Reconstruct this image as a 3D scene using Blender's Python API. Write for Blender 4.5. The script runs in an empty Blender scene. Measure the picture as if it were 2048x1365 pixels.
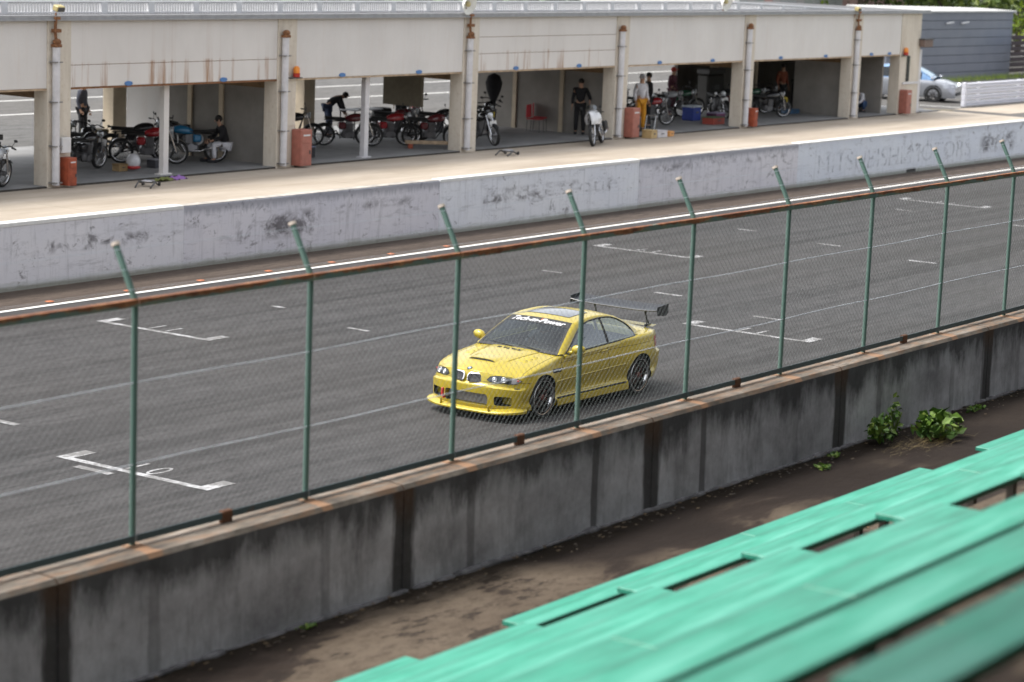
import bpy, bmesh, math, random
import numpy as np
from mathutils import Vector, Matrix, Euler
from mathutils.bvhtree import BVHTree
random.seed(7)
R = math.radians
SC = bpy.context.scene
COL = SC.collection

# ---------------------------------------------------------------- camera
YAW, PITCH, ROLL, FPX, CAMH = 0.9596, 0.1713, 0.0398, 4678.67, 7.2695
cd = bpy.data.cameras.new('camera')
cam = bpy.data.objects.new('camera', cd); COL.objects.link(cam)
Fw = Vector((math.sin(YAW)*math.cos(PITCH), math.cos(YAW)*math.cos(PITCH), -math.sin(PITCH)))
Rt = Vector((math.cos(YAW), -math.sin(YAW), 0)); Up = Rt.cross(Fw)
R2 = Rt*math.cos(ROLL)+Up*math.sin(ROLL); U2 = Up*math.cos(ROLL)-Rt*math.sin(ROLL)
cam.matrix_world = Matrix(((R2.x, U2.x, -Fw.x, 0), (R2.y, U2.y, -Fw.y, 0), (R2.z, U2.z, -Fw.z, CAMH), (0, 0, 0, 1)))
cd.sensor_fit = 'HORIZONTAL'; cd.sensor_width = 36.0; cd.lens = FPX/2048*36
cd.clip_start = 0.1; cd.clip_end = 3000
cd.dof.use_dof = True; cd.dof.focus_distance = 35.0; cd.dof.aperture_fstop = 1.7
SC.camera = cam

# ---------------------------------------------------------------- sky and sun (thin bright cloud: broad soft sun)
SUN_EL, SUN_AZ = R(60), R(200)      # azimuth of the sun measured from +y clockwise (behind the pit building, a little left)
w = bpy.data.worlds.new('World'); SC.world = w; w.use_nodes = True
nt = w.node_tree; nt.nodes.clear()
sky = nt.nodes.new('ShaderNodeTexSky'); sky.sky_type = 'NISHITA'; sky.sun_disc = False
sun_dir = Vector((-0.30, 0.42, 0.0)).normalized()*math.cos(SUN_EL) + Vector((0, 0, math.sin(SUN_EL)))
sky.sun_elevation = SUN_EL
sky.sun_rotation = math.atan2(sun_dir.x, sun_dir.y)
sky.air_density = 1.0; sky.dust_density = 3.5; sky.ozone_density = 1.0
hs = nt.nodes.new('ShaderNodeHueSaturation'); hs.inputs['Saturation'].default_value = 0.22
bg = nt.nodes.new('ShaderNodeBackground'); bg.inputs['Strength'].default_value = 0.15
ow = nt.nodes.new('ShaderNodeOutputWorld')
nt.links.new(sky.outputs[0], hs.inputs['Color']); nt.links.new(hs.outputs[0], bg.inputs['Color']); nt.links.new(bg.outputs[0], ow.inputs[0])
ld = bpy.data.lights.new('sun', 'SUN'); ld.energy = 1.15; ld.angle = R(14); ld.color = (1.0, 0.95, 0.87)
sun = bpy.data.objects.new('sun', ld); COL.objects.link(sun)
sun.rotation_euler = sun_dir.to_track_quat('Z', 'Y').to_euler(); sun.location = (30, 20, 40)
SC.view_settings.view_transform = 'Standard'; SC.view_settings.look = 'None'
SC.view_settings.gamma = 1.0; SC.view_settings.use_curve_mapping = False
SC.view_settings.exposure = 1.15
SC.render.engine = 'CYCLES'

# ---------------------------------------------------------------- helpers
def tag(o, label=None, cat=None, group=None, kind=None):
    if label: o['label'] = label
    if cat: o['category'] = cat
    if group: o['group'] = group
    if kind: o['kind'] = kind
    return o
def empty(name, loc=(0, 0, 0), rz=0.0, label=None, cat=None, group=None):
    o = bpy.data.objects.new(name, None); COL.objects.link(o); o.empty_display_size = .1
    o.location = loc; o.rotation_euler = (0, 0, rz)
    return tag(o, label, cat, group)
def link(name, me, parent=None):
    o = bpy.data.objects.new(name, me); COL.objects.link(o)
    if parent is not None: o.parent = parent
    return o
def copy_tree(o, parent=None):
    c = o.copy(); COL.objects.link(c)
    if parent is not None: c.parent = parent
    for ch in list(o.children): copy_tree(ch, c)
    return c

class MB:
    """collects shapes; build() links them as one mesh object"""
    def __init__(s): s.v = []; s.f = []; s.m = []
    def add(s, vs, fs, mi=0):
        b = len(s.v); s.v.extend([tuple(map(float, p)) for p in vs])
        for f in fs: s.f.append([i+b for i in f]); s.m.append(mi)
        return s
    def box(s, lo, hi, mi=0, bev=0.0, M=None):
        x0, y0, z0 = lo; x1, y1, z1 = hi
        if bev > 0:
            bm = bmesh.new(); bmesh.ops.create_cube(bm, size=1)
            for q in bm.verts: q.co = Vector(((x0+x1)/2+q.co.x*(x1-x0), (y0+y1)/2+q.co.y*(y1-y0), (z0+z1)/2+q.co.z*(z1-z0)))
            bmesh.ops.bevel(bm, geom=bm.edges[:], offset=bev, segments=1, affect='EDGES')
            bm.verts.index_update(); vs = [q.co.copy() for q in bm.verts]; fs = [[q.index for q in f.verts] for f in bm.faces]; bm.free()
        else:
            vs = [Vector(p) for p in ((x0,y0,z0),(x1,y0,z0),(x1,y1,z0),(x0,y1,z0),(x0,y0,z1),(x1,y0,z1),(x1,y1,z1),(x0,y1,z1))]
            fs = [(0,3,2,1),(4,5,6,7),(0,1,5,4),(1,2,6,5),(2,3,7,6),(3,0,4,7)]
        if M is not None: vs = [M @ p for p in vs]
        return s.add(vs, fs, mi)
    def tube(s, pts, r, n=8, mi=0, caps=True, squash=None):
        pts = [Vector(p) for p in pts]; L = len(pts)
        rr = r if isinstance(r, (list, tuple)) else [r]*L
        vs = []; prev = None
        for i, p in enumerate(pts):
            t = (pts[min(i+1, L-1)]-pts[max(i-1, 0)]).normalized()
            if prev is None:
                a = Vector((0, 0, 1)) if abs(t.z) < .9 else Vector((1, 0, 0)); u = t.cross(a).normalized()
            else: u = (prev - t*prev.dot(t)).normalized()
            prev = u; v2 = t.cross(u)
            for k in range(n):
                an = 2*math.pi*k/n; q = u*math.cos(an)*rr[i]+v2*math.sin(an)*rr[i]*(squash or 1)
                vs.append(p+q)
        fs = [(i*n+k, i*n+(k+1) % n, (i+1)*n+(k+1) % n, (i+1)*n+k) for i in range(L-1) for k in range(n)]
        if caps: fs += [tuple(range(n-1, -1, -1)), tuple((L-1)*n+k for k in range(n))]
        return s.add(vs, fs, mi)
    def lathe(s, prof, n=24, M=None, mi=0, closed=False):
        """prof = [(radius, height)] about the local z axis"""
        vs = []; L = len(prof)
        for (r, h) in prof:
            for k in range(n):
                a = 2*math.pi*k/n; p = Vector((r*math.cos(a), r*math.sin(a), h)); vs.append(M @ p if M is not None else p)
        rng = L if closed else L-1
        fs = [(i*n+k, i*n+(k+1) % n, ((i+1) % L)*n+(k+1) % n, ((i+1) % L)*n+k) for i in range(rng) for k in range(n)]
        return s.add(vs, fs, mi)
    def grid(s, P, mi=0, closed_u=False, flip=False):
        P = [[Vector(q) for q in row] for row in P]; a = len(P); b = len(P[0])
        vs = [q for row in P for q in row]; fs = []
        for i in range(a-1):
            for j in range(b if closed_u else b-1):
                f = (i*b+j, i*b+(j+1) % b, (i+1)*b+(j+1) % b, (i+1)*b+j); fs.append(f[::-1] if flip else f)
        return s.add(vs, fs, mi)
    def prism(s, poly, z0, z1, M=None, mi=0):
        n = len(poly); vs = [Vector((x, y, z0)) for x, y in poly]+[Vector((x, y, z1)) for x, y in poly]
        if M is not None: vs = [M @ p for p in vs]
        fs = [tuple(range(n-1, -1, -1)), tuple(range(n, 2*n))]+[(i, (i+1) % n, n+(i+1) % n, n+i) for i in range(n)]
        return s.add(vs, fs, mi)
    def ell(s, c, r, n=10, m=7, mi=0, M=None):
        vs = []; c = Vector(c)
        for i in range(m+1):
            th = math.pi*i/m
            for k in range(n):
                a = 2*math.pi*k/n
                p = Vector((r[0]*math.sin(th)*math.cos(a), r[1]*math.sin(th)*math.sin(a), r[2]*math.cos(th)))
                if M is not None: p = M @ p
                vs.append(c+p)
        fs = [(i*n+k, (i+1)*n+k, (i+1)*n+(k+1) % n, i*n+(k+1) % n) for i in range(m) for k in range(n)]
        return s.add(vs, fs, mi)
    def mesh(s, name, mats, smooth=False, angle=None, weld=False):
        me = bpy.data.meshes.new(name); me.from_pydata(s.v, [], s.f); me.update()
        for m in (mats if isinstance(mats, (list, tuple)) else [mats]): me.materials.append(m)
        me.polygons.foreach_set('material_index', s.m)
        if weld:
            bm = bmesh.new(); bm.from_mesh(me); bmesh.ops.remove_doubles(bm, verts=bm.verts, dist=1e-5)
            bmesh.ops.recalc_face_normals(bm, faces=bm.faces); bm.to_mesh(me); bm.free()
        if smooth: me.shade_smooth() if angle is None else me.shade_smooth()
        if smooth and angle is not None:
            try: me.set_sharp_from_angle(angle=R(angle))
            except Exception: pass
        return me
    def build(s, name, mats, parent=None, smooth=False, angle=None, weld=False):
        return link(name, s.mesh(name, mats, smooth, angle, weld), parent)

def T(x, y, z): return Matrix.Translation((x, y, z))
def RX(a): return Matrix.Rotation(a, 4, 'X')
def RY(a): return Matrix.Rotation(a, 4, 'Y')
def RZ(a): return Matrix.Rotation(a, 4, 'Z')

# ---------------------------------------------------------------- materials
class NT:
    def __init__(s, name):
        s.m = bpy.data.materials.new(name); s.m.use_nodes = True; s.t = s.m.node_tree; s.t.nodes.clear()
        s.out = s.t.nodes.new('ShaderNodeOutputMaterial'); s.b = s.t.nodes.new('ShaderNodeBsdfPrincipled')
        s.t.links.new(s.b.outputs[0], s.out.inputs[0]); s._co = None
    def n(s, ty, **k):
        x = s.t.nodes.new(ty)
        for a, v in k.items(): setattr(x, a, v)
        return x
    def l(s, a, b): s.t.links.new(a, b)
    @property
    def co(s):
        if s._co is None: s._co = s.n('ShaderNodeTexCoord').outputs['Object']
        return s._co
    def noise(s, scale=1, detail=4, rough=.55, sc=(1, 1, 1), loc=(0, 0, 0), dist=0):
        mp = s.n('ShaderNodeMapping'); mp.inputs['Scale'].default_value = sc; mp.inputs['Location'].default_value = loc
        s.l(s.co, mp.inputs[0]); q = s.n('ShaderNodeTexNoise'); q.inputs['Scale'].default_value = scale
        q.inputs['Detail'].default_value = detail; q.inputs['Roughness'].default_value = rough; q.inputs['Distortion'].default_value = dist
        s.l(mp.outputs[0], q.inputs[0]); return q.outputs[0]
    def ramp(s, src, pts):
        r = s.n('ShaderNodeValToRGB'); e = r.color_ramp.elements
        while len(e) < len(pts): e.new(.5)
        for i, (p, c) in enumerate(pts):
            e[i].position = p; e[i].color = (c, c, c, 1) if isinstance(c, (int, float)) else (*c, 1)
        s.l(src, r.inputs[0]); return r.outputs[0]
    def mix(s, fac, a, b, blend='MIX'):
        x = s.n('ShaderNodeMix', data_type='RGBA', blend_type=blend)
        def put(i, v):
            if isinstance(v, (int, float)): x.inputs[i].default_value = v if i == 0 else (v, v, v, 1)
            elif isinstance(v, tuple): x.inputs[i].default_value = (*v, 1)
            else: s.l(v, x.inputs[i])
        put(0, fac); put(6, a); put(7, b); return x.outputs[2]
    def math(s, op, a, b=None, c=None):
        x = s.n('ShaderNodeMath', operation=op)
        for i, v in enumerate((a, b, c)):
            if v is None: continue
            if isinstance(v, (int, float)): x.inputs[i].default_value = v
            else: s.l(v, x.inputs[i])
        return x.outputs[0]
    def xyz(s):
        q = s.n('ShaderNodeSeparateXYZ'); s.l(s.co, q.inputs[0]); return q.outputs
    def bump(s, h, strength=.3, dist=.01):
        b = s.n('ShaderNodeBump'); b.inputs['Strength'].default_value = strength; b.inputs['Distance'].default_value = dist
        s.l(h, b.inputs['Height']); s.l(b.outputs[0], s.b.inputs['Normal'])
    def set(s, color=None, rough=None, metal=None, **k):
        for key, v in dict({'Base Color': color, 'Roughness': rough, 'Metallic': metal}, **k).items():
            if v is None: continue
            i = s.b.inputs[key.replace('_', ' ')]
            if isinstance(v, (int, float)): i.default_value = v
            elif isinstance(v, tuple): i.default_value = (*v, 1) if len(v) == 3 else v
            else: s.l(v, i)
        return s.m
_pl = None
def plain(name, col, rough=.6, metal=0.0, var=.12, scale=6.0, **k):
    t = NT(name); n = t.noise(scale, 4, .6)
    dark = tuple(c*(1-var) for c in col); lite = tuple(min(1, c*(1+var)) for c in col)
    return t.set(t.ramp(n, [(.3, dark), (.7, lite)]), rough, metal, **k)

# ================================================================ SETTING
def asphalt(name, base, streak=.25):
    t = NT(name)
    big = t.noise(.35, 4, .6, (.25, 1.4, 1)); st = t.noise(1.0, 3, .6, (.05, 2.2, 1), (3, 1, 0))
    fine = t.noise(26, 3, .75, (.45, 1, 1)); pat = t.noise(.09, 3, .5, (1, 1, 1), (7, 2, 0))
    c = t.ramp(fine, [(.25, tuple(b*.5 for b in base)), (.5, base), (.8, tuple(b*1.8 for b in base))])
    gr = t.noise(7, 4, .8, (.22, 1.1, 1), (1, 7, 0)); c = t.mix(t.ramp(gr, [(.42, .0), (.62, .55)]), c, tuple(b*1.9 for b in base)); c = t.mix(t.ramp(gr, [(.36, .5), (.48, 0)]), c, tuple(b*.5 for b in base))
    c = t.mix(t.ramp(st, [(.44, 0), (.62, streak*2.2)]), c, tuple(b*.42 for b in base))
    c = t.mix(t.ramp(big, [(.4, 0), (.7, .3)]), c, tuple(b*1.35 for b in base))
    c = t.mix(t.ramp(pat, [(.4, 0), (.65, .25)]), c, (base[0]*1.25, base[1]*1.15, base[2]*1.02))
    t.bump(fine, .5, .006)
    return t.set(c, .9, Specular_IOR_Level=.22)
M_TRACK = asphalt('track asphalt', (.050, .048, .0485), .30)
M_VERGE = asphalt('verge asphalt', (.074, .058, .048), .2)
M_PADDOCK = asphalt('paddock asphalt', (.10, .098, .095), .08)

def paintline(name, col, wear):
    t = NT(name); n = t.noise(3, 5, .75, (1, 1, 1)); f = t.noise(22, 3, .7)
    mk = t.math('ADD', t.math('MULTIPLY', n, .7), t.math('MULTIPLY', f, .3))
    c = t.mix(t.ramp(mk, [(wear-.06, 1.0), (wear+.06, 0.0)]), col, (.16, .155, .15))
    return t.set(c, .7)
M_LINE = paintline('white road paint', (.72, .71, .68), .34)
M_LINEW = paintline('worn road paint', (.46, .46, .47), .53)

def sheet(name, x0, x1, y0, y1, z, mat, nx=1, ny=1, kind='structure', parent=None):
    P = [[(x0+(x1-x0)*i/nx, y0+(y1-y0)*j/ny, z) for j in range(ny+1)] for i in range(nx+1)]
    o = MB().grid(P).build(name, mat, parent)
    if kind and parent is None: o['kind'] = kind
    return o
M_GRASS = plain('far grass', (.07, .11, .03), .95, var=.4, scale=.6)
sheet('ground', -1500, 2500, -1500, 2500, -0.35, M_GRASS)
sheet('race_track', -120, 420, 12.1, 34.3, 0.0, M_TRACK)
sheet('track_verge', -120, 420, 32.50, 34.28, 0.004, M_VERGE)
L = MB(); L.grid([[(-120+540*i/30, 32.37, .008), (-120+540*i/30, 32.51, .008)] for i in range(31)], flip=True)
o = L.build('track_edge_line', M_LINE); tag(o, kind='structure')

# grid boxes on the track: cross line, end tabs, painted numbers; worn lane dashes
def quad(mb, pts, z=.004): mb.add([(x, y, z) for x, y in pts], [(0, 1, 2, 3)])
def stroke(mb, x0, y0, x1, y1, wd, z=.005):
    a = Vector((x0, y0)); b = Vector((x1, y1)); t = (b-a).normalized(); n = Vector((-t.y, t.x))*wd/2
    quad(mb, [tuple(a-n), tuple(b-n), tuple(b+n), tuple(a+n)], z)
def oval(mb, cx, cy, rx, ry, wd, n=20, z=.005):
    for k in range(n):
        a0 = 2*math.pi*k/n; a1 = 2*math.pi*(k+1)/n
        quad(mb, [(cx+rx*math.cos(a0), cy+ry*math.sin(a0)), (cx+rx*math.cos(a1), cy+ry*math.sin(a1)),
                  (cx+(rx-wd)*math.cos(a1), cy+(ry-wd)*math.sin(a1)), (cx+(rx-wd)*math.cos(a0), cy+(ry-wd)*math.sin(a0))], z)
def grid_box(x, y, digits):
    m = MB(); quad(m, [(x, y+.12), (x+.13, y+.12), (x+.13, y+2.55), (x, y+2.55)])
    for yy in (y-.08, y+2.5): quad(m, [(x, yy), (x+.56, yy), (x+.56, yy+.22), (x, yy+.22)], .0065)
    for dg, cy in zip(digits, (y+1.78-.25, y+1.38-.25)):
        if dg == '1': stroke(m, x+.16, cy, x+.6, cy, .06)
        elif dg == '0': oval(m, x+.38, cy, .24, .11, .05)
        elif dg == '4':
            stroke(m, x+.16, cy, x+.62, cy, .05); stroke(m, x+.3, cy-.12, x+.3, cy+.14, .05)
    o = m.build('grid_box_marking', M_LINEW); o['kind'] = 'structure'
grid_box(22.05, 20.28, ['1', '0']); grid_box(38.5, 20.28, ['1', '1']); grid_box(30.3, 27.86, ['1', '1'])
grid_box(46.85, 27.86, ['4', '1']); grid_box(63.4, 27.9, ['1', '1']); grid_box(54.95, 20.3, ['1', '0']); grid_box(79.8, 27.9, ['1', '1'])
m = MB()
for (x, y0, y1, wd) in ((21.85, 21.74, 22.4, .13), (40.45, 21.86, 22.5, .1), (23.1, 24.88, 25.6, .14), (41.6, 24.88, 25.53, .13), (50.9, 23.46, 24.19, .14),
                    (51.9, 26.52, 27.18, .12), (33.25, 26.53, 27.03, .1), (34.1, 29.29, 29.62, .1), (42.4, 28.45, 28.97, .09), (52.8, 29.42, 30.0, .1),
                    (60.1, 24.9, 25.5, .13), (69.3, 23.5, 24.2, .13), (60.8, 28.9, 29.4, .1)):
    stroke(m, x, y0, x, y1, wd)
o = m.build('lane_dashes', M_LINEW); o['kind'] = 'structure'

# orange road studs beside the edge line
M_STUD = plain('orange reflector', (.60, .16, .03), .4)
stud = None
for i in range(7):
    if stud is None:
        q = MB(); q.box((-.07, -.06, 0), (.07, .06, .022), bev=.008); stud = q.mesh('road_stud', M_STUD)
    o = link('road_stud', stud); o.location = (31.17+2.11*i, 32.70, .006); tag(o, 'small orange road stud beside the white edge line', 'road stud', 'orange road studs')
# ---------------------------------------------------------------- pit wall
def pit_paint(name, base, dark, amount, blobs=(), seed=0, top=.0):
    t = NT(name); X, Y, Z = t.xyz()
    v = t.noise(2.2, 5, .7, (3.2, 1, .35), (seed, 0, 0)); h = t.noise(3, 5, .75, (.5, 1, 2.4), (0, seed, 3))
    big = t.noise(.5, 3, .6, (1, 1, 1.6), (seed*3, 1, 2)); fine = t.noise(14, 4, .7, (.6, 1, 1.3), (1, seed, 0))
    c = t.mix(t.ramp(big, [(.35, 0), (.7, 1)]), base, tuple(b*f for b, f in zip(base, (.92, .93, .96))))
    pk = t.noise(1.9, 6, .8, (1, 1, 1.3), (seed, 9, 4), .6); c = t.mix(t.ramp(pk, [(.585, 0), (.64, .75)]), c, (.20, .19, .20))
    c = t.mix(t.ramp(v, [(.52, 0), (.68, amount*.8)]), c, tuple(b*.42 for b in base))
    c = t.mix(t.ramp(h, [(.55, 0), (.68, amount)]), c, tuple(b*.45 for b in base))
    c = t.mix(t.ramp(fine, [(.56, 0), (.75, .3)]), c, tuple(b*.6 for b in base))
    foot = t.math('MULTIPLY', t.ramp(t.math('ADD', Z, t.math('MULTIPLY', h, .22)), [(.16, 1), (.3, 0)]), .75)
    c = t.mix(foot, c, (.16, .17, .11))
    tp = t.math('MULTIPLY', t.ramp(t.math('SUBTRACT', Z, t.math('MULTIPLY', v, .5)), [(.86, 0), (1.08, 1)]), top)
    c = t.mix(tp, c, (.16, .17, .20))
    for (x0, x1, z0, z1, sx) in blobs:
        n = t.noise(sx*.8, 5, .75, (1, 1, 1.2), (seed+x0, 3, 1), .5)
        a = t.math('MULTIPLY', t.math('SMOOTH_MIN', t.math('SUBTRACT', X, x0), t.math('SUBTRACT', x1, X), .2), 2.2)
        b = t.math('MULTIPLY', t.math('SMOOTH_MIN', t.math('SUBTRACT', Z, z0), t.math('SUBTRACT', z1, Z), .08), 6)
        k = t.math('MULTIPLY', t.math('MINIMUM', t.math('MAXIMUM', a, 0), 1), t.math('MINIMUM', t.math('MAXIMUM', b, 0), 1))
        c = t.mix(t.math('MULTIPLY', k, t.ramp(n, [(.46, 0), (.6, dark)])), c, (.07, .06, .065))
    t.bump(t.mix(.5, h, fine), .35, .01)
    return t.set(c, .8)
PW = empty('pit_wall', (0, 0, 0), label='long low concrete pit wall with peeling white paint beside the track', cat='wall')
M_CAP = plain('fresh white wall top paint', (.78, .77, .74), .6, var=.06)
M_CAPW = plain('weathered wall top paint', (.42, .39, .35), .8, var=.35, scale=4)
lav = (.80, .785, .81); blu = (.76, .79, .84)
secs = [(-80, 27.3, lav, .4, (), 0), (27.3, 36.4, lav, .45, ((31.2, 35.6, .62, .98, 2.6), (33.9, 34.6, .2, .6, 3)), 0), (36.4, 45.4, (.74, .72, .76), .5, ((37.8, 41.2, .35, 1.05, 1.5), (40.8, 45.0, .8, 1.08, 2.2)), .55),
        (45.4, 54.5, (.82, .83, .86), .4, ((47.1, 53.4, .84, 1.03, 2.6), (47.1, 50.2, .55, .9, 3.2)), 0), (54.5, 63.6, (.74, .72, .75), .5, ((55, 63, .9, 1.2, 2.5),), .6),
        (63.6, 72.7, blu, .4, ((65.3, 67.5, .9, 1.06, 3), (69.5, 71.4, .3, .4, 3)), .1), (72.7, 81.8, blu, .4, ((73.5, 75.9, .95, 1.1, 3), (76.9, 80.2, .3, 1.12, 2.4)), .15), (81.8, 420, blu, .45, (), .2)]
for i, (x0, x1, base, am, blobs, top) in enumerate(secs):
    mb = MB(); n = max(1, int((x1-x0)/1.5)) if x1-x0 < 20 else 4
    rr = random.Random(i)
    prof = [(34.14, -.1), (34.14, 1.325), (34.155, 1.345)]
    P = [[(x0+.006+(x1-x0-.012)*k/n, y+(0.006*rr.uniform(-1, 1)), z+(rr.uniform(-.012, .008) if z > 1 else 0)) for y, z in prof]+
         [(x0+.006+(x1-x0-.012)*k/n, 34.40, 1.345), (x0+.006+(x1-x0-.012)*k/n, 34.42, 1.1)] for k in range(n+1)]
    mb.grid(P); mb.add([P[0][j] for j in range(5)]+[(x0, 34.42, -.1)], [(0, 1, 2, 3, 4, 5)]); mb.add([P[-1][j] for j in range(5)]+[(x1, 34.42, -.1)], [(5, 4, 3, 2, 1, 0)])
    mp = pit_paint('pit wall paint %d' % i, base, .8, am, blobs, seed=i*1.7, top=top)
    mb.build('wall_section', mp, PW)
    cap = MB().box((x0+.02, 34.125 if i in (1, 3, 5, 6, 7) else 34.15, 1.285 if i in (1, 3) else (1.32 if i > 4 else 1.342)), (x1-.02, 34.41, 1.365 if i in (1, 3, 5, 6, 7) else 1.352), bev=.006)
    cap.build('wall_cap', M_CAP if i in (1, 3, 5, 6, 7) else M_CAPW, PW)
MB().box((71.2, 34.125, .02), (71.9, 34.139, .14)).build('drain_hole', plain('dark drain', (.03, .03, .03)), PW)
# faded lettering left where old paint wore through
def text_mesh(body, size, shear=0.0, extrude=0.0, bold=0.0):
    cu = bpy.data.curves.new('t', 'FONT'); cu.body = body; cu.size = size; cu.shear = shear; cu.extrude = extrude; cu.offset = bold
    cu.resolution_u = 3
    ob = bpy.data.objects.new('t', cu); COL.objects.link(ob); bpy.context.view_layer.update()
    me = bpy.data.meshes.new_from_object(ob.evaluated_get(bpy.context.evaluated_depsgraph_get()))
    bpy.data.objects.remove(ob); bpy.data.curves.remove(cu); return me
def ghost_mat(name, col, lo):
    t = NT(name); n = t.noise(3.2, 5, .75, (2.2, 1, 1.2)); tr = t.n('ShaderNodeBsdfTransparent'); mx = t.n('ShaderNodeMixShader')
    t.set(col, .85); t.l(t.ramp(n, [(lo, 0), (lo+.25, .5)]), mx.inputs[0]); t.l(tr.outputs[0], mx.inputs[1]); t.l(t.b.outputs[0], mx.inputs[2]); t.l(mx.outputs[0], t.out.inputs[0])
    return t.m
def wall_text(body, x0, x1, z0, h, mat):
    me = text_mesh(body, 1.0); co = np.array([v.co for v in me.vertices]); mn, mx = co.min(0), co.max(0)
    for v in me.vertices:
        v.co = (x0+(v.co.x-mn[0])/(mx[0]-mn[0])*(x1-x0), 34.128, z0+(v.co.y-mn[1])/(mx[1]-mn[1])*h)
    me.materials.clear(); me.materials.append(mat); link('faded_lettering', me, PW)
wall_text('MITSUBISHI MOTORS', 64.9, 76.2, .33, .60, ghost_mat('faded blue grey lettering', (.26, .27, .32), .44))
wall_text('Bridgestone', 47.2, 53.4, .52, .50, ghost_mat('faded brown lettering', (.17, .14, .14), .44))

# ---------------------------------------------------------------- pit apron, paddock
t = NT('tan apron concrete')
n1 = t.noise(.8, 5, .65, (.35, 1.6, 1)); n2 = t.noise(9, 4, .7, (.4, 1, 1)); n3 = t.noise(.35, 2, .5, (.3, 2, 1), (4, 4, 0))
c = t.ramp(n1, [(.3, (.33, .275, .215)), (.55, (.43, .37, .30)), (.75, (.50, .44, .37))])
c = t.mix(t.ramp(n2, [(.5, 0), (.75, .35)]), c, (.33, .27, .21)); c = t.mix(t.ramp(n3, [(.5, 0), (.62, .35)]), c, (.34, .28, .22))
M_APRON = t.set(c, .85)  # the concrete's own tan tone, mottled by noise
PX = [26.0+3*i for i in range(20)]
ap = MB()
APR = sheet('pit_apron', -80, 84.6, 34.42, 39.2, 1.2, M_APRON)
slabs = MB()
for i in range(19):
    slabs.box((26+3.0*i+.008, 34.44, 1.19), (29+3.0*i-.008, 39.18, 1.206))
slabs.build('concrete_slabs', M_APRON, APR)
sheet('pit_lane_exit', 84.6, 420, 34.42, 39.2, 1.2, M_PADDOCK)
sheet('pit_lane_strip', 85.8, 420, 36.9, 39.3, 1.206, M_APRON)
PAD = MB(); PAD.grid([[(x, y, 1.196) for y in (39.2, 130)] for x in (-80, 420)], flip=True)
PAD.build('paddock', M_PADDOCK).__setitem__('kind', 'structure')
ln = MB()
for (y, x0, x1) in ((54.5, 30, 100), (58.7, 30, 100)):
    quad(ln, [(x0, y), (x1, y), (x1, y+.18), (x0, y+.18)], 1.202)
quad(ln, [(86.6, 41.2), (86.8, 41.2), (87.25, 39.6), (87.05, 39.6)], 1.204)
ln.build('parking_lines', M_LINE).__setitem__('kind', 'structure')
yl = MB(); quad(yl, [(84.8, 40.1), (84.9, 40.1), (85.3, 39.0), (85.2, 39.0)], 1.207); quad(yl, [(84.2, 40.5), (84.3, 40.5), (84.7, 39.5), (84.6, 39.5)], 1.207)
yl.build('yellow_lines', plain('yellow road paint', (.55, .42, .12), .7)).__setitem__('kind', 'structure')

# ---------------------------------------------------------------- spectator ground, near concrete wall
t = NT('damp packed earth and concrete')
n1 = t.noise(.9, 5, .62, (.5, 1.1, 1), (2, 0, 0), .3); n2 = t.noise(9, 5, .75, (.6, 1, 1)); n3 = t.noise(.35, 3, .5, (1, 1, 1), (9, 3, 0)); n4 = t.noise(2.6, 5, .7, (.5, 1.2, 1), (5, 5, 0))
X, Y, Z = t.xyz()
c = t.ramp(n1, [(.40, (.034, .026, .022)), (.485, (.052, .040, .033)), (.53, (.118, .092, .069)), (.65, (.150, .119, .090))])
c = t.mix(t.ramp(t.math('ADD', n3, t.math('MULTIPLY', t.math('SUBTRACT', X, 18), .035)), [(.46, 0), (.60, .9)]), c, (.030, .024, .021))  # darker towards the right: the large shadow there painted into the ground
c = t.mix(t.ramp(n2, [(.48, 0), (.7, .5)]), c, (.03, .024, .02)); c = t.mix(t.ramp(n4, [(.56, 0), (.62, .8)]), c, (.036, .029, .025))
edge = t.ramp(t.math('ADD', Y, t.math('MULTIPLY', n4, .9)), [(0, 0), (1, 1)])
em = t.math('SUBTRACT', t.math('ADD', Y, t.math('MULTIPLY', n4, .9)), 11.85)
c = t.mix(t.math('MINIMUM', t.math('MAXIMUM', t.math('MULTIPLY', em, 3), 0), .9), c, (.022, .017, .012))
t.bump(n2, .8, .03)
M_EARTH = t.set(c, 1.0, Specular_IOR_Level=.1)
P = []
for i in range(141):
    x = -10+.5*i; row = []
    for j in range(8):
        y = 9.0+j*.42; row.append((x, min(y, 11.9), 1.7+.018*math.sin(x*1.7+j)*math.cos(j*1.3+x*.6)+.0*j))
    P.append(row)
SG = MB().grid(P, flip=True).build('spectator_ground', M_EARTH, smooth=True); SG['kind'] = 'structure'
# terrace treads under the benches
tr = MB(); RISE, RUN = .455, 1.0108
for k in range(1, 14):
    y1 = 9.79-RUN*(k-1)+.42
    if k == 1: continue
    z = 1.7+RISE*(k-1)-.0
    tr.box((-12, y1-RUN, z-.9), (62, y1, z))
tr.build('terrace_steps', M_EARTH).__setitem__('kind', 'structure')

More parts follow.
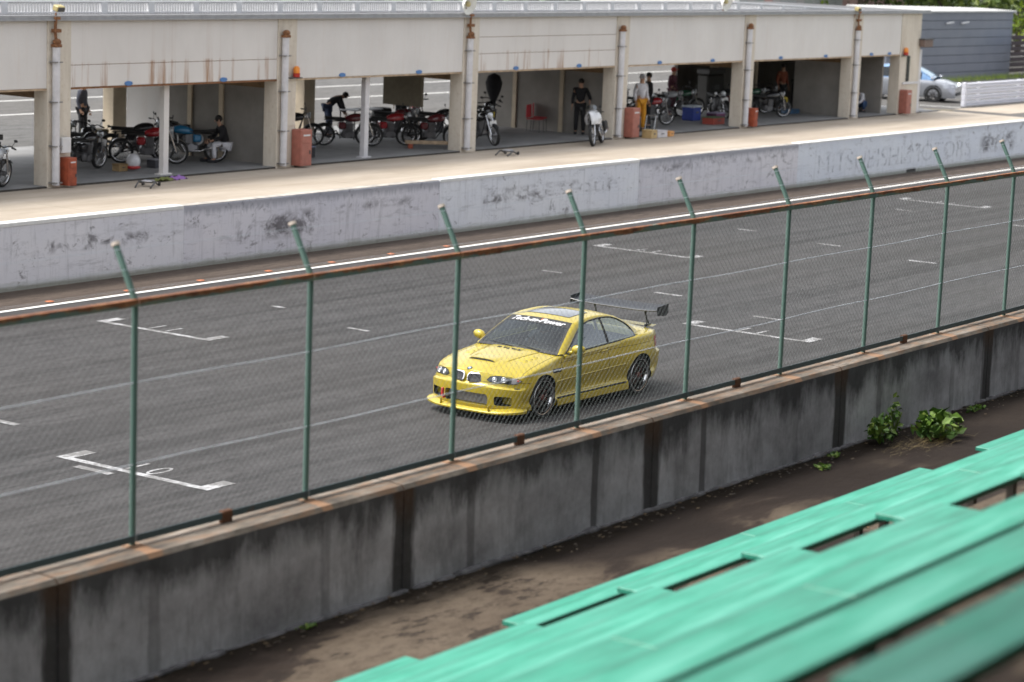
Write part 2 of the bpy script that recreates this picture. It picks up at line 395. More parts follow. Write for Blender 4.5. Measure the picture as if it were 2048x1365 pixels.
t = NT('stained old concrete')
X, Y, Z = t.xyz()
v = t.noise(1.3, 6, .72, (1.7, 1, .55)); big = t.noise(1.1, 6, .68, (1, 1, 1.1), (3, 0, 1)); fine = t.noise(18, 4, .7); v2 = t.noise(5, 4, .7, (1.8, 1, .22), (8, 0, 0)); pr = t.noise(.45, 2, .5, (1, 1, .01), (2, 0, 0))
c = t.ramp(big, [(.3, (.30, .29, .305)), (.5, (.55, .54, .56)), (.7, (.78, .77, .80))])
c = t.mix(t.ramp(v, [(.50, 0), (.72, .6)]), c, (.12, .114, .118)); c = t.mix(t.ramp(v2, [(.52, 0), (.74, .35)]), c, (.14, .133, .138))
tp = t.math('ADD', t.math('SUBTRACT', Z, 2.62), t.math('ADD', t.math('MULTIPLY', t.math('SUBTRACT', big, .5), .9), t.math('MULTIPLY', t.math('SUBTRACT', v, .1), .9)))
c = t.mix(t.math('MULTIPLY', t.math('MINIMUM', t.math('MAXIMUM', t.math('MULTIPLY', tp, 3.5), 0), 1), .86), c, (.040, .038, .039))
# run-off stains below every post and broad ones at the construction joints (4 m apart)
u4 = t.math('ABSOLUTE', t.math('SUBTRACT', t.math('FRACT', t.math('DIVIDE', t.math('SUBTRACT', X, 11.36), 4.0)), .5))   # .5 at the joint
wob = t.math('MULTIPLY', t.math('SUBTRACT', v2, .5), .05)
j4 = t.math('MINIMUM', t.math('MAXIMUM', t.math('MULTIPLY', t.math('SUBTRACT', t.math('ADD', u4, wob), .455), 60), 0), .9)
c = t.mix(j4, c, (.034, .030, .027))
u2 = t.math('ABSOLUTE', t.math('SUBTRACT', t.math('FRACT', t.math('DIVIDE', t.math('SUBTRACT', X, 12.34), 2.0)), .5))
j2 = t.math('MINIMUM', t.math('MAXIMUM', t.math('MULTIPLY', t.math('SUBTRACT', t.math('ADD', u2, wob), .465), 60), 0), .7)
c = t.mix(t.math('MULTIPLY', j2, t.ramp(pr, [(.42, .4), (.56, 1)])), c, (.05, .045, .043))
rs = t.math('MULTIPLY', j4, t.ramp(t.math('ADD', t.math('SUBTRACT', Z, 2.2), t.math('MULTIPLY', v, .3)), [(.22, 0), (.5, .5)]))
c = t.mix(rs, c, (.16, .075, .03))
c = t.mix(t.ramp(fine, [(.5, 0), (.8, .25)]), c, (.20, .195, .2))
t.bump(t.mix(.4, v, fine), .5, .015)
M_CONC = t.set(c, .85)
t = NT('weathered wall top')
n1 = t.noise(1.6, 5, .7, (.8, 2.5, 1)); n2 = t.noise(5, 5, .75, (.6, 3, 1), (3, 0, 0)); X, Y, Z = t.xyz()
c = t.ramp(n1, [(.34, (.085, .070, .056)), (.5, (.18, .152, .122)), (.66, (.31, .268, .225))])
c = t.mix(t.ramp(n2, [(.47, 0), (.60, .5)]), c, (.28, .15, .075)); c = t.mix(t.ramp(n2, [(.3, .8), (.42, 0)]), c, (.09, .07, .055))
up = t.math('ABSOLUTE', t.math('SUBTRACT', t.math('FRACT', t.math('DIVIDE', t.math('SUBTRACT', X, 12.36), 2.0)), .5))
c = t.mix(t.math('MINIMUM', t.math('MAXIMUM', t.math('MULTIPLY', t.math('SUBTRACT', t.math('ADD', up, t.math('MULTIPLY', t.math('SUBTRACT', n1, .5), .1)), .455), 40), 0), .6), c, (.42, .22, .11))
M_WTOP = t.set(c, .85)
NW = empty('retaining_wall', (0, 0, 0), label='dark stained concrete wall carrying the wire fence above the spectator ground', cat='wall')
for i in range(-3, 10):
    x0 = 11.36+4*i; x1 = x0+4
    n = 16; rr = random.Random(50+i); mb = MB(); P = []
    for k in range(n+1):
        x = x0+.008+(x1-x0-.016)*k/n
        P.append([(x, 11.80+.004*rr.uniform(-1, 1), 1.3), (x, 11.815+.005*rr.uniform(-1, 1), 2.0), (x, 11.82+.003*rr.uniform(-1, 1), 2.60)])
    mb.grid(P)
    Q = [[(p[2][0], 11.82, 2.60), (p[2][0], 11.845, 2.638), (p[2][0], 12.0, 2.646), (p[2][0], 12.22, 2.644), (p[2][0], 12.25, 2.62), (p[2][0], 12.25, -.1)] for p in P]
    mb.grid(Q, 1)
    for e, fl in ((P[0], 0), (P[-1], 1)):
        x = e[0][0]; mb.add([(x, 11.8, 1.3), (x, 11.82, 2.6), (x, 11.845, 2.638), (x, 12.22, 2.644), (x, 12.25, 2.62), (x, 12.25, 1.3)], [(0, 1, 2, 3, 4, 5)])
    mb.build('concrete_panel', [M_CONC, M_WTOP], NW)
rb = MB()
for i in range(60):   # rough cement fillet left at the foot of the wall
    rr = random.Random(900+i); x = 11+.33*i; rb.ell((x, 11.79, 1.70), (.15+.15*rr.random(), .02+.035*rr.random(), .015+.03*rr.random()), 7, 4)
rb.build('cement_fillet', plain('cement fillet', (.14, .135, .14), .9, var=.5, scale=8), NW, smooth=True)

# ---------------------------------------------------------------- chain link fence
t = NT('faded green fence paint'); n1 = t.noise(7, 4, .7, (1, 1, .5)); n2 = t.noise(30, 3, .7)
c = t.mix(t.ramp(n1, [(.55, 0), (.8, .6)]), (.105, .185, .155), (.15, .22, .19)); c = t.mix(t.ramp(n2, [(.62, 0), (.75, .5)]), c, (.12, .09, .06))
M_FPOST = t.set(c, .55)
t = NT('rusting green rail'); n1 = t.noise(1.1, 4, .65, (1.6, 1, 1), (2, 0, 0)); n2 = t.noise(5, 5, .75, (1, 1, 2)); X, Y, Z = t.xyz()
c = t.ramp(n2, [(.3, (.10, .028, .012)), (.5, (.26, .09, .032)), (.68, (.46, .21, .09))])
tz = t.math('ADD', n1, t.math('MULTIPLY', t.math('SUBTRACT', Z, 4.515), 6))
c = t.mix(t.ramp(tz, [(.34, 0), (.44, 1)]), t.mix(t.ramp(n2, [(.4, 0), (.7, 1)]), (.13, .20, .18), (.22, .22, .13)), c)
M_FRAIL = t.set(c, .75)
t = NT('dark green lower rail'); n2 = t.noise(2, 4, .7); u1 = None
M_FLOW = t.set(t.mix(t.ramp(n2, [(.62, 0), (.7, .8)]), (.060, .095, .105), (.12, .05, .02)), .6)
M_WIRE = plain('galvanised wire', (.66, .70, .76), .5, .0, var=.2)
M_MESH = plain('green coated mesh wire', (.13, .155, .148), .5, 0, var=.25)
M_TIP = plain('bare post cap', (.62, .53, .45), .7)
FN = empty('chain_link_fence', (0, 0, 0), label='green chain link fence with cranked posts on the concrete wall top', cat='fence')
YF, ZW, ZB = 12.07, 2.646, 4.515
for k in range(-1, 16):
    x = 12.36+2*k
    p = MB(); p.tube([(x, YF, ZW-.02), (x, YF, ZB-.05), (x, YF+.012, ZB+.02), (x, YF+.203, ZB+.387)], .0245, 10)
    po = p.build('post', M_FPOST, FN, smooth=True, angle=40)
    q = MB(); q.tube([(x, YF+.200, ZB+.382), (x, YF+.213, ZB+.405)], .034, 10); q.build('post_cap', M_TIP, po, smooth=True, angle=40)
    q = MB(); q.box((x-.07, YF-.05, ZW-.004), (x+.07, YF+.06, ZW+.008), bev=.003); q.build('base_plate', M_WTOP, po)
    if k < 15:
        q = MB(); q.box((x+.005, YF-.045, ZB-.045), (x+1.995, YF-.038, ZB+.01)); q.box((x+.005, YF-.038, ZB+.002), (x+1.995, YF-.0, ZB+.01)); q.build('top_rail', M_FRAIL, FN)
        q = MB(); q.box((x+.005, YF-.042, ZW+.035), (x+1.995, YF-.035, ZW+.09)); q.box((x+.005, YF-.035, ZW+.035), (x+1.995, YF-.003, ZW+.042)); q.build('bottom_rail', M_FLOW, FN)
        if k % 2 == 0: MB().box((x+.95, YF-.05, ZW-.005), (x+1.07, YF-.0, ZW+.10), bev=.01).build('rail_bracket', plain('rusty bracket', (.12, .05, .022), .8, var=.5) if k == 0 else bpy.data.materials['rusty bracket'], FN)
        # woven mesh: two families of inclined wires, passing alternately in front of and behind one another
        m = MB(); z0, z1 = ZW+.06, ZB; Hh = z1-z0; pit = .079; nn = int(2/pit)+int(Hh/pit)+2
        for fam in (0, 1):
            for i in range(nn):
                a = i*pit-Hh
                s0 = max(0, -a); s1 = min(Hh, 2-a)
                if s1 <= s0: continue
                xa, za, xb, zb = x+a+s0, z0+s0, x+a+s1, z0+s1
                if fam: za, zb = z1-s0, z1-s1
                yy = YF+(.0025 if fam else -.0025)
                dx, dz = xb-xa, zb-za; ll = math.hypot(dx, dz); nx, nz = -dz/ll*.00055, dx/ll*.00055
                m.add([(xa+nx, yy, za+nz), (xa-nx, yy, za-nz), (xa, yy+.0013, za), (xb+nx, yy, zb+nz), (xb-nx, yy, zb-nz), (xb, yy+.0013, zb), (xa, yy-.0013, za), (xb, yy-.0013, zb)],
                      [(0, 3, 5, 2), (2, 5, 4, 1), (1, 4, 7, 6), (6, 7, 3, 0)])
        m.build('mesh_panel', M_MESH, FN)
for z in (3.27, 3.89):
    pts = [(10.36+.5*i, YF-.012, z+.006*math.sin(i*.9+z)) for i in range(60)]
    MB().tube(pts, .0042, 6).build('tension_wire', M_WIRE, FN)
for f in (.93, .56, .2):
    pts = [(10.36+1.0*i, YF+.203*f-.03, ZB+.387*f+(-.006 if i % 2 else .0)) for i in range(31)]
    MB().tube(pts, .0022, 5).build('strand_wire', M_WIRE, FN)

# ---------------------------------------------------------------- tiered benches
t = NT('mint green bench paint')
n1 = t.noise(1.3, 5, .65, (.5, 6, 1)); n2 = t.noise(.6, 3, .6, (1, 1, 1), (4, 0, 0)); n3 = t.noise(25, 4, .7, (.15, 1.5, 1))
c = t.ramp(n1, [(.36, (.014, .20, .125)), (.5, (.032, .31, .205)), (.66, (.105, .43, .32))])
c = t.mix(t.ramp(n2, [(.35, .35), (.6, 0)]), c, (.03, .25, .17)); c = t.mix(t.ramp(n3, [(.55, 0), (.8, .22)]), c, (.20, .46, .38))
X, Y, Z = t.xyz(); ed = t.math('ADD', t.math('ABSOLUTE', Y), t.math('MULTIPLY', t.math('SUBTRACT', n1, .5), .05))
c = t.mix(t.ramp(ed, [(.098, 0), (.135, .75)]), c, (.02, .14, .095))  # dark plank edges stand in for the shadow lines between rows
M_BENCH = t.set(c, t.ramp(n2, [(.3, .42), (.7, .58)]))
t = NT('bench end grain'); M_BEND = t.set(t.ramp(t.noise(20, 3, .6, (1, 4, 1)), [(.3, (.05, .20, .15)), (.7, (.12, .32, .25))]), .7)
M_STEEL = plain('bench bracket steel', (.10, .085, .07), .7, .2, var=.3)
SECT = [(-3.1, 4.3, 'far left block'), (5.43, 12.81, 'block left of the aisle'), (14.0, 21.2, 'block right of the aisle'), (22.55, 29.9, 'farthest block on the right')]
ORD = ['lowest', 'second lowest', 'third', 'fourth', 'fifth', 'sixth', 'seventh', 'eighth', 'ninth']
for k in range(1, 10):
    yf = 9.795-RUN*(k-1); zt = 2.17+RISE*(k-1)
    for si, (x0, x1, sn) in enumerate(SECT):
        if si == 0 and k < 8: continue
        if si == 3 and k > 4: continue
        lab = 'mint green plank bench, %s row counted from the wall, %s' % (ORD[k-1], sn)
        B = empty('plank_bench', (x0, yf-.13, zt), label=lab, cat='bench', group='mint green spectator benches')
        Lh = (x1-x0)/2
        for h in range(2):
            a = h*Lh+(.004 if h else 0); b = (h+1)*Lh-(.004 if not h else 0)
            pm = MB(); rr = random.Random(k*10+si*3+h); dz = rr.uniform(-.004, .004)
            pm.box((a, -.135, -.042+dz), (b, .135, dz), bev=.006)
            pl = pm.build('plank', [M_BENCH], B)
        for i in range(5):
            xx = .35+i*((x1-x0)-.7)/4
            lg = MB(); lg.box((xx-.03, -.12, -.062), (xx+.03, .12, -.044)); lg.box((xx-.03, -.03, -.455), (xx+.03, .03, -.062)); lg.box((xx-.07, -.08, -.455), (xx+.07, .08, -.44))
            lg.build('bracket', M_STEEL, B)

# unseen roof added to shade the near benches, behind and above the camera
GR = empty('added_shade_roof', (0, 0, 0), label='unseen steel roof added over the upper rows to shade the benches', cat='roof')
M_ADDED_ROOFST = plain('added shade roof steel', (.22, .24, .24), .7, var=.15)
for i in range(14):
    MB().box((-20+5.4*i, -9, 11.0), (-20+5.4*i+5.38, 5.6, 11.12)).build('added_roof_sheet', M_ADDED_ROOFST, GR)
for i in range(8):
    x = -18+10*i
    MB().box((x-.1, -9, 10.75), (x+.1, 5.5, 10.99)).build('added_roof_rafter', M_ADDED_ROOFST, GR); MB().box((x-.12, -8.6, 1.6), (x+.12, -8.3, 10.75)).build('added_roof_column', M_ADDED_ROOFST, GR)
BW = MB().box((-20, -9.3, 1.0), (55, -9.0, 11.0)).build('back_wall', M_ADDED_ROOFST, GR)

# ================================================================ PIT GARAGE BUILDING
t = NT('aged cream render')
n1 = t.noise(.7, 4, .6, (1, 1, .6)); n2 = t.noise(2.5, 5, .7, (3, 1, .25)); n3 = t.noise(14, 3, .6)
c = t.ramp(n1, [(.3, (.66, .635, .61)), (.7, (.74, .715, .69))])
c = t.mix(t.ramp(n2, [(.52, 0), (.75, .3)]), c, (.62, .53, .46)); c = t.mix(t.ramp(n3, [(.5, 0), (.8, .1)]), c, (.5, .47, .43))
M_REND = t.set(c, .85)
t = NT('aged cream render with rust streaks'); X, Y, Z = t.xyz()
n1 = t.noise(.7, 4, .6, (1, 1, .6)); n2 = t.noise(1.4, 5, .7, (2.2, 1, .12)); n3 = t.noise(5, 4, .7, (2, 1, .3))
c = t.ramp(n1, [(.3, (.66, .63, .60)), (.7, (.74, .71, .68))])
st = t.math('MULTIPLY', t.ramp(n2, [(.55, 0), (.68, 1)]), t.ramp(t.math('SUBTRACT', Z, 3.4), [(.0, .95), (.60, .8), (.66, .15), (1, .1)]))
c = t.mix(st, c, (.36, .19, .09)); c = t.mix(t.math('MULTIPLY', st, t.ramp(n3, [(.5, 0), (.7, .5)])), c, (.18, .07, .03))
M_RENDR = t.set(c, .85)
t = NT('pillar render'); X, Y, Z = t.xyz()
n1 = t.noise(1.6, 5, .7, (2, 2, .4)); n2 = t.noise(9, 4, .7)
c = t.ramp(n1, [(.3, (.56, .50, .42)), (.55, (.66, .60, .51)), (.7, (.72, .66, .58))])
c = t.mix(t.ramp(n2, [(.52, 0), (.75, .3)]), c, (.36, .24, .14))
M_PILL = t.set(c, .85)
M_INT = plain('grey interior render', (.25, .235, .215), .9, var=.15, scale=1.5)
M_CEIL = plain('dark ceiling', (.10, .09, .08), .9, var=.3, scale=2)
M_BEAM = plain('brown painted beam', (.20, .12, .055), .7, var=.25)
M_GUT = plain('grey gutter metal', (.33, .33, .34), .5, .1, var=.15)
M_DECK = plain('dark roof membrane', (.12, .12, .125), .8, var=.2)
M_RAILW = plain('white painted railing', (.66, .66, .67), .6, var=.08)
M_PIPE = plain('white plastic pipe', (.64, .63, .65), .5, var=.1)
M_CLIP = plain('dark clip', (.08, .08, .08), .6)
M_PCLIP = plain('grey pipe clip', (.22, .21, .20), .6)
M_RUST = plain('rust', (.22, .10, .045), .9, var=.45, scale=14)
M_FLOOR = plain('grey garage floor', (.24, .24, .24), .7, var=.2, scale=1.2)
M_EDGE = plain('dark slab edge', (.05, .045, .04), .9, var=.3)
M_TRIM = plain('rusty door track', (.46, .34, .23), .8, var=.35, scale=5)
M_TAN = plain('tan render', (.52, .44, .33), .85, var=.15, scale=2)

GB = empty('pit_garage', (60, 39.15, 1.2), label='long cream pit garage building with open bays behind the pit apron', cat='building')
GB.location = (0, 0, 0)
PC = [29.69+7.866*i for i in range(0, 7)]; YG = 39.15      # pillar centres (front faces)
PC.append(81.35)
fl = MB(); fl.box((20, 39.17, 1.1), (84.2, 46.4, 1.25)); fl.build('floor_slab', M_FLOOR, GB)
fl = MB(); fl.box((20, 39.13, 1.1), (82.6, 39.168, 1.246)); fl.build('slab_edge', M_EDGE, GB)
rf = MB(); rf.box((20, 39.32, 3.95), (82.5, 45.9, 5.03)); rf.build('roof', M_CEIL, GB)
rf = MB(); rf.box((20, 39.10, 5.03), (82.6, 45.95, 5.10)); rf.build('roof_deck', M_DECK, GB)
gt = MB(); gt.box((20, 39.02, 5.02), (82.62, 39.10, 5.115), bev=.01); gt.box((20, 39.0, 4.99), (82.62, 39.03, 5.03)); gt.build('gutter', M_GUT, GB)
hw = .36
for i, c in enumerate(PC):
    e = MB()
    if i == 7:
        e.box((80.45, 39.12, 1.2), (82.1, 39.55, 5.03), bev=.01)
    else:
        e.box((c-hw, 39.12, 1.2), (c+hw, 39.57, 5.03), bev=.012)
        e.box((c-hw-.004, 39.105, 2.28), (c+hw, 39.119, 2.30))
    e.build('pillar', M_PILL, GB)
    if i < 7:
        b = MB(); b.box((c-.25, 45.0, 1.2), (c+.25, 45.4, 3.95), bev=.01); b.build('rear_pillar', M_TAN, GB)
        b = MB(); b.box((c-.12, 39.58, 3.2), (c+.12, 45.0, 3.44)); b.build('beam', M_BEAM, GB)
PH = empty('x'); bpy.data.objects.remove(PH)
for i in range(7):
    a = PC[i]+hw+.004; b = (PC[i+1]-hw-.004) if i < 6 else 80.446
    zs = {1: (3.47, 3.97, 5.03), 3: (3.47, 3.95, 4.42, 5.03)}.get(i, (3.47, 5.03))
    for j in range(len(zs)-1):
        q = MB(); q.box((a, 39.15, zs[j]+(.012 if j else 0)), (b, 39.31, zs[j+1]), bev=.006); q.build('fascia_panel', M_RENDR if i in (1, 3) else M_REND, GB)
        if j: MB().box((a, 39.165, zs[j]-.01), (b, 39.3, zs[j]+.02)).build('panel_joint', M_RUST, GB)
    q = MB(); q.box((a, 39.145, 3.425), (b, 39.30, 3.465)); q.build('door_track', M_RUST if i in (1,) else M_TRIM, GB)
    for k, fx in enumerate((.26, .72)):
        bx = a+(b-a)*fx
        q = MB(); q.lathe([(0, 0), (.13, 0), (.13, .02), (0, .02)], 16, T(bx, 39.146, 3.515) @ RX(math.pi/2) @ Matrix.Diagonal((1, .42, 1, 1))); q.build('bay_plate', plain('blue enamel plate', (.08, .20, .45), .4) if i == 0 and k == 0 else bpy.data.materials['blue enamel plate'], GB)
# removable mid posts
for i in (1, 2):
    x = {1: 41.35, 2: 49.05}[i]
    q = MB(); q.box((x-.09, 39.4, 1.25), (x+.09, 39.56, 3.94), bev=.01); q.box((x-.2, 39.38, 1.25), (x+.2, 39.58, 1.28)); q.build('mid_post', M_PIPE if i == 2 else M_REND, GB)
# partitions: closed ones behind pillars 2, 4, 6 ; others open
def wallp(x, y0, y1, z0=1.25, z1=3.94, mat=M_INT, th=.10, name='partition_wall'):
    q = MB(); q.box((x-th/2, y0, z0), (x+th/2, y1, z1)); return q.build(name, mat, GB)
wallp(PC[2], 39.58, 43.3); wallp(PC[2], 43.32, 44.7, mat=M_REND); wallp(PC[3], 40.8, 42.2, 2.35, 3.2, plain('olive tarp', (.16, .14, .10), .9), name='hung_tarp')  # rear stretch in paler render: light on the wall put into its colour
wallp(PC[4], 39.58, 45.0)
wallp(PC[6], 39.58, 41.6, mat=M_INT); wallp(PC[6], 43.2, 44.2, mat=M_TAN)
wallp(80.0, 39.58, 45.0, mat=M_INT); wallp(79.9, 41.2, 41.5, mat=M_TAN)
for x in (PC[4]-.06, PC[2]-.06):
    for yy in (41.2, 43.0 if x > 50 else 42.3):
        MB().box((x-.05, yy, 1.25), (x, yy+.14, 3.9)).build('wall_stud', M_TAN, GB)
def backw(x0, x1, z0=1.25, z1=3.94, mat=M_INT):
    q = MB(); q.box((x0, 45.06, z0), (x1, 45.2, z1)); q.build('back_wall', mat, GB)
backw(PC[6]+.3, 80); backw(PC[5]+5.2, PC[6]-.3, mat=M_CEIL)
MB().box((82.12, 39.13, 1.2), (82.32, 39.3, 3.62), bev=.01).build('end_post', M_PIPE, GB)
MB().box((81.0, 39.10, 2.45), (81.25, 39.119, 3.4)).build('narrow_window', plain('dark window slot', (.03, .03, .035), .2), GB)
MB().box((80.7, 39.06, 2.34), (82.0, 39.119, 2.42), bev=.005).build('window_sill', M_PIPE, GB)

# down pipes with clips
def pipe(x, top, hopper):
    D = empty('drain_pipe', (x, 39.02, 1.2)); D.parent = GB
    q = MB(); q.tube([(0, 0, .08), (0, 0, top-1.2)], .09, 12); q.build('pipe_run', M_PIPE, D, smooth=True, angle=50)
    q = MB()
    for z in (.12, .95, 1.95, 2.85, 3.3):
        if z < top-1.25: MB().box((-.13, -.085, z), (.13, .1, z+.03)).build('pipe_clip', M_PCLIP, D)
    q = MB(); z = top-1.2
    q.box((-.10, -.09, z), (.10, .08, z+.07), bev=.01); q.ell((0, -.02, z+.12), (.11, .09, .08), 8, 5)
    if hopper:
        q.tube([(0, 0, z+.1), (-.04, 0, z+.35), (-.02, 0, z+.62), (0, .02, 3.82)], .035, 6); q.box((-.10, -.06, z+.33), (.1, .06, z+.41)); q.box((-.08, -.05, z+.62), (.08, .05, z+.68))
    q.build('pipe_head', M_RUST, D, smooth=True, angle=40)
for i, x in enumerate(PC[:7]):
    full = i in (1, 3, 6)
    pipe(x-.20, 4.40 if full else 4.52, full)
for x, z in ((45.67, 3.62), (80.7, 3.55)):
    B = empty('warning_light', (x, 39.02, z), label='orange warning light %s' % ('above the red cabinet at the white post bay' if x < 60 else 'on the end pillar of the pit building'), cat='lamp', group='orange warning lights on the pit building')
    MB().lathe([(0, -.1), (.09, -.1), (.09, .0), (0, .0)], 12).build('lamp_base', plain('red plastic', (.45, .03, .02), .4) if x < 60 else bpy.data.materials['red plastic'], B, smooth=True, angle=40)
    MB().lathe([(.085, 0), (.085, .12), (.05, .17), (0, .18)], 12).build('lamp_dome', plain('orange plastic', (.85, .28, .03), .3) if x < 60 else bpy.data.materials['orange plastic'], B, smooth=True, angle=40)
    MB().box((-.22, -.03, -.14), (.2, .09, -.11)).build('lamp_shelf', M_CLIP, B)
# lamps on the roof edge
def rooflamp(x, z, rnd, where):
    B = empty('roof_lamp', (x, 38.98, z), label=('round white dish lamp on the gutter ' if rnd else 'small yellowed floodlight on the gutter ')+where, cat='lamp', group='lamps along the garage roof edge')
    M = T(0, 0, 0) @ RX(math.pi/2+.25)
    if rnd:
        MB().lathe([(.05, -.14), (.12, -.1), (.27, .06), (.29, .09), (.27, .09), (.13, -.02), (0, -.04)], 20, M).build('lamp_dish', plain('white enamel', (.78, .78, .74), .35) if 'white enamel' not in bpy.data.materials else bpy.data.materials['white enamel'], B, smooth=True, angle=50)
        MB().ell((0, -.02, 0), (.08, .08, .08), 10, 6).build('bulb', plain('yellowed glass', (.55, .48, .25), .2) if 'yellowed glass' not in bpy.data.materials else bpy.data.materials['yellowed glass'], B, smooth=True)
    else:
        MB().box((-.12, -.12, -.05), (.12, .05, .08), bev=.02, M=RX(.3)).build('lamp_housing', plain('yellowed housing', (.45, .37, .16), .5) if 'yellowed housing' not in bpy.data.materials else bpy.data.materials['yellowed housing'], B)
        MB().box((-.10, -.127, -.035), (.10, -.121, .06), M=RX(.3)).build('lens', M_CLIP, B)
    MB().tube([(0, .05, -.1), (0, .08, -.3)], .02, 6).build('bracket', M_RUST, B)
rooflamp(37.35, 5.27, False, 'at the far left pillar'); rooflamp(52.84, 5.36, True, 'over the pillar left of the middle bay')
rooflamp(67.01, 5.43, True, 'two bays from the right'); rooflamp(76.39, 5.17, False, 'at the second pillar from the right')

# roof railing: bays of thin pickets between posts
RL = empty('roof_railing', (0, 0, 0), label='low white railing of thin pickets along the garage roof edge', cat='railing')
def rz(x): return 5.43 if x < 68.5 else max(5.12, 5.43-(x-68.5)*.031)
px = 24.0; j = 0
while px < 77.5:
    nx = px+1.56; z1 = rz(px)-.05; z1b = rz(nx)-.05
    if z1 > 5.2: MB().box((px-.10, 39.76, 5.1), (px+.10, 39.84, z1)).build('post', M_RAILW, RL)
    q = MB(); rows = 17
    for k in range(1, rows):
        xx = px+1.56*k/rows; zz = z1+(z1b-z1)*k/rows
        if zz > 5.14: q.box((xx-.010, 39.79, 5.1), (xx+.010, 39.81, zz))
    if q.v:
        o = q.build('picket_row', M_RAILW, RL); o['kind'] = 'stuff'
    q = MB(); q.tube([(px, 39.8, z1), (nx, 39.8, z1b)], .04, 6); q.build('top_rail', M_RAILW, RL)
    MB().box((px+.07, 39.78, 5.12), (nx-.07, 39.82, 5.15)).build('bottom_rail', M_RAILW, RL)
    px = nx; j += 1
# upper rail of the same railing, seen only as the bright band at the very top
# red cabinets at the pillars
MRED = plain('faded red cabinet paint', (.37, .135, .10), .5, var=.18, scale=5); MREDD = plain('rust red cabinet paint', (.33, .07, .03), .6, var=.3, scale=6)
def cabinet(x, y, wd, h, mat, lab):
    B = empty('fire_cabinet', (x, y, 1.22), label=lab, cat='cabinet', group='red cabinets at the garage pillars')
    MB().box((-wd/2, -.16, .04), (wd/2, .16, h), bev=.012).build('cabinet_body', mat, B)
    MB().box((-wd/2+.03, -.172, .10), (wd/2-.03, -.161, h*.62), bev=.004).build('door', mat, B)
    MB().box((-wd/2+.03, -.172, h*.65), (wd/2-.03, -.161, h-.05), bev=.004).build('upper_door', mat, B)
    MB().box((-wd*.3, -.176, h*.83), (wd*.3, -.1725, h*.87)).build('label_strip', M_RAILW, B)
    MB().box((wd*.25, -.19, h*.35), (wd*.33, -.1725, h*.45)).build('handle', M_CLIP, B)
cabinet(45.85, 38.95, .44, .97, MRED, 'faded red cabinet beside the second pillar from the left')
cabinet(61.6, 38.95, .42, .95, MRED, 'faded red cabinet behind the white motorcycle')
cabinet(37.72, 39.0, .26, .68, MREDD, 'small rust red cabinet beside the leftmost pillar')
cabinet(69.22, 39.0, .26, .66, MREDD, 'small rust red cabinet by the third pillar from the right')
cabinet(80.75, 38.95, .42, .93, MRED, 'red cabinet on the end pillar under the narrow window')
MB().box((37.52, 38.98, 2.0), (37.80, 39.1, 2.35), bev=.01).build('meter_box', M_RAILW, GB)

# ---------------------------------------------------------------- right background
t = NT('grey corrugated cladding'); M_CLAD = t.set(t.ramp(t.noise(1.2, 3, .5), [(.3, (.17, .185, .225)), (.7, (.205, .22, .26))]), .45, .1)
WB = empty('grey_shed', (0, 0, 0), label='blue grey metal clad shed behind the right end of the garages', cat='building')
pL = Vector((99.7, 49.2)); pR = Vector((112.9, 48.75)); dirw = (pR-pL).normalized(); nrm = Vector((dirw.y, -dirw.x))
ang = math.atan2(dirw.y, dirw.x); MW = T(pL.x, pL.y, 1.2) @ RZ(ang); LW = (pR-pL).length
zs = [0, .32, .74, 1.16, 1.58, 2.0, 2.42, 2.84, 3.26]
for a, b in zip(zs[:-1], zs[1:]):
    q = MB(); q.box((0, 0, a+.02), (LW, .12, b), M=MW, bev=.012); q.build('cladding_board', M_CLAD, WB)
q = MB(); q.box((.02, .1, 0), (LW-.02, 2.0, 3.25), M=MW); q.build('wall', M_CLAD, WB)
q = MB(); q.add([MW @ Vector(p) for p in ((-.15, -.1, 3.262), (LW+.2, -.1, 3.262), (LW+.2, 2.2, 3.30), (-.15, 2.2, 3.44), (-.15, -.1, 3.33), (LW+.2, -.1, 3.33), (LW+.2, 2.2, 3.37), (-.15, 2.2, 3.52))],
            [(0, 3, 2, 1), (4, 5, 6, 7), (0, 1, 5, 4), (1, 2, 6, 5), (2, 3, 7, 6), (3, 0, 4, 7)]); q.build('roof', plain('pale roof edge', (.60, .60, .58), .5), WB)
for xx in (1.8, 5.9, 7.5):
    q = MB(); q.tube([MW @ Vector((xx-.35, -.16, 2.72)), MW @ Vector((xx+.4, -.16, 2.78))], .045, 8); q.tube([MW @ Vector((xx, -.14, 2.75)), MW @ Vector((xx, .02, 2.75))], .02, 6); q.build('tube_lamp', M_RAILW, WB, smooth=True)
# white barrier of four beams
BR = empty('white_barrier', (0, 0, 0), label='white four beam guard rail right of the silver car', cat='barrier')
for j in range(4):
    z = 1.22+.245*j
    q = MB(); prof = [(0, .0), (-.05, .03), (-.05, .08), (-.005, .105), (-.05, .13), (-.05, .18), (0, .21), (.03, .21), (.03, 0)]
    P = [[(x, 39.62+py, z+pz+.004) for (py, pz) in prof] for x in (87.6, 92, 100, 130)]
    q.grid(P, closed_u=True); q.add([(87.6, 39.62+py, z+pz+.004) for (py, pz) in prof], [tuple(range(9))]); q.build('beam', plain('white barrier paint', (.66, .67, .74), .4, var=.06) if j == 0 else bpy.data.materials['white barrier paint'], BR)
    MB().box((87.42, 39.55, z), (87.6, 39.72, z+.235), bev=.02).build('end_block', bpy.data.materials['white barrier paint'], BR)
for x in (89, 93, 97, 101, 105): MB().box((x, 39.66, 1.2), (x+.12, 39.78, 2.18)).build('post', M_RAILW, BR)
SB = empty('sign_box', (82.4, 39.0, 3.75), label='brown box sign on the right end of the garage', cat='sign')
MB().box((-.45, -.12, -.02), (.30, .1, .26), bev=.02).build('sign_panel', plain('brown sign paint', (.17, .12, .10), .6), SB)
